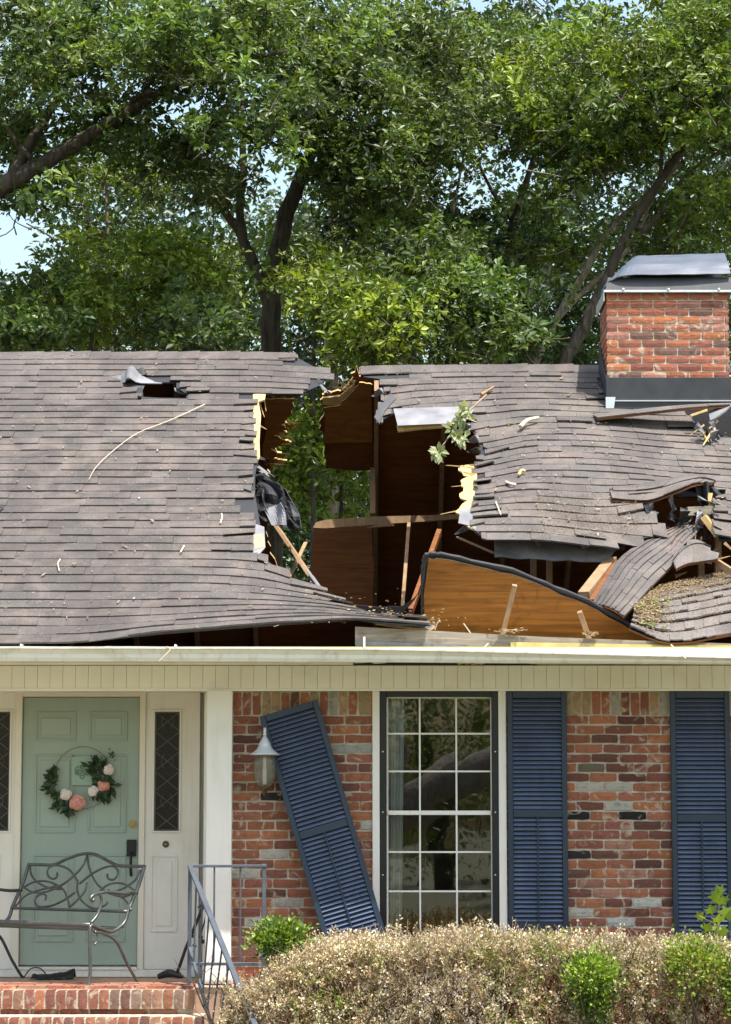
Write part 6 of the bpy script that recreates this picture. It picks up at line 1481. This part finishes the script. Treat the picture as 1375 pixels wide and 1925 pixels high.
for k, (px, py, rx, ry, Y, n, cl_, lab) in enumerate(((60, 590, 110, 80, 10.2, 90, OAK, 'low dark leafy tree behind the far left of the ridge'), (170, 560, 100, 90, 10.8, 90, LIT, 'low bright green tree behind the left ridge beside the thin trunk'), (330, 540, 120, 100, 11.2, 110, LIT, 'airy yellow green tree left of the central oak trunk'),
        (400, 610, 100, 60, 10.0, 70, OAK, 'low dark tree just left of the central oak foot'), (590, 540, 90, 80, 10.6, 70, LIT, 'bright green bough tree in front of the central oak trunk'), (700, 600, 120, 80, 9.6, 120, LIT, 'broad leafy tree above the broken ridge'), (840, 600, 110, 80, 10.2, 110, OAK, 'dense green tree behind the right ridge'),
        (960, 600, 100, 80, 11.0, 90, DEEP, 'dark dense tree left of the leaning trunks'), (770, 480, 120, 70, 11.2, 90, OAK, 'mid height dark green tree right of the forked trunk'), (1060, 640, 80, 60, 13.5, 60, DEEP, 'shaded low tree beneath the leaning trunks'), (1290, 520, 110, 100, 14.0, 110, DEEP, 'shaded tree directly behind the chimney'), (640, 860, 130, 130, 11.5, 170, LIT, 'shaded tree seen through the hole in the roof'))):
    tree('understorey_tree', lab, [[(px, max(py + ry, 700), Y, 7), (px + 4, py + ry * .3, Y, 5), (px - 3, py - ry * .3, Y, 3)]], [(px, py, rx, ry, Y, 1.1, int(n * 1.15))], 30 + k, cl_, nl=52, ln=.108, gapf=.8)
# far woods, one mass
r = np.random.default_rng(99)
def woods():
    P, D, Nn, L, Wd, C = [], [], [], [], [], []
    for _ in range(2400):
        px = r.uniform(-600, 2000); lim = 330 + 90 * noise.noise((px * .006, 0, 0)) + 40 * noise.noise((px * .02, 3, 0)); lim = lim if px > 120 else lim + 220; py = r.uniform(lim, 1150); Y = r.uniform(22, 34)
        if px > 650: py = r.uniform(lim - 300, 1150)
        if any((px - gx) ** 2 + (py - gy) ** 2 < (gr * .7 + 14) ** 2 for gx, gy, gr in GAPS): continue
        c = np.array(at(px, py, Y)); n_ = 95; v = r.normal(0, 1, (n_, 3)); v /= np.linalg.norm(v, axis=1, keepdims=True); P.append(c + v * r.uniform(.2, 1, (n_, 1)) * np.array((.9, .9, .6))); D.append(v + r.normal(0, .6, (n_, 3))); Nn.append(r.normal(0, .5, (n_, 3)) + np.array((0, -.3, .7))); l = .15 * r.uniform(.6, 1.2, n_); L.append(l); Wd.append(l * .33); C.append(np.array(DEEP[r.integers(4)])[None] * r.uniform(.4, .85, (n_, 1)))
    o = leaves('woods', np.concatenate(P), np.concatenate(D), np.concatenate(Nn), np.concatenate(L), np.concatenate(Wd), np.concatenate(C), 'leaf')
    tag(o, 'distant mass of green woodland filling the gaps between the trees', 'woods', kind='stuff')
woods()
# across the street, mirrored in the window panes: a felled trunk and trees
def street_tree(x, y, h, rad, seed, label):
    r = np.random.default_rng(seed); T = empty('street_tree', (x, y, -.32), label, 'tree'); MB().tube(smooth([(x, y, -.35), (x + .1, y, h * .3), (x - .1, y + .2, h * .6), (x + .2, y, h * .85)]), [.32, .26, .16, .06], 9).build('trunk', MT['bark'], T, smooth_=True)
    P, D, Nn, L, Wd, C = [], [], [], [], [], []
    for _ in range(420):
        v = r.normal(0, 1, 3); v /= np.linalg.norm(v); c = np.array((x, y, h * .47)) + v * np.array((rad, rad, h * .5)) * r.uniform(.4, 1); n_ = 34; w = r.normal(0, 1, (n_, 3)); P.append(c + w * .35); D.append(w); Nn.append(r.normal(0, 1, (n_, 3)) + (0, 0, .7)); l = .17 * r.uniform(.6, 1.2, n_); L.append(l); Wd.append(l * .32); C.append(np.array(OAK[r.integers(5)])[None] * r.uniform(.8, 1.4, (n_, 1)))
    leaves('crown', np.concatenate(P), np.concatenate(D), np.concatenate(Nn), np.concatenate(L), np.concatenate(Wd), np.concatenate(C), 'leaf', T)
for k, (x, y, h, rd_, lab) in enumerate(((-4.0, -52, 10, 4.6, 'street tree mirrored in the left panes of the window'), (7.5, -50, 11, 5.0, 'street tree mirrored in the right panes of the window'), (2.2, -62, 9, 5.5, 'low broad street tree mirrored in the middle of the window'))): street_tree(x, y, h, rd_, 200 + k, lab)
vm = lambda px, py, Y: Vector(((px - 687.5) / FPX * (18.4 - Y), Y, 1.6 + (1540 - py) / FPX * (18.4 - Y)))
FT = empty('felled_trunk', (1.0, -24, -.3), 'pale felled trunk mirrored slantwise across the window panes', 'tree trunk')
MB().tube(smooth([vm(560, 1640, -24), vm(740, 1530, -24), vm(850, 1468, -24.2), vm(960, 1415, -24.4), vm(1150, 1330, -24.8)]), [.34, .24], 12).build('trunk', MT['pale_bark'], FT, smooth_=True)
MB().tube(smooth([vm(740, 1530, -24), vm(770, 1450, -23.8), vm(775, 1385, -23.6)]), [.14, .07], 9).build('limb', MT['pale_bark'], FT, smooth_=True)
MB().tube([vm(560, 1640, -24), vm(540, 1700, -24) - Vector((0, 0, 1.0))], [.34, .4], 10).build('stump', MT['pale_bark'], FT)
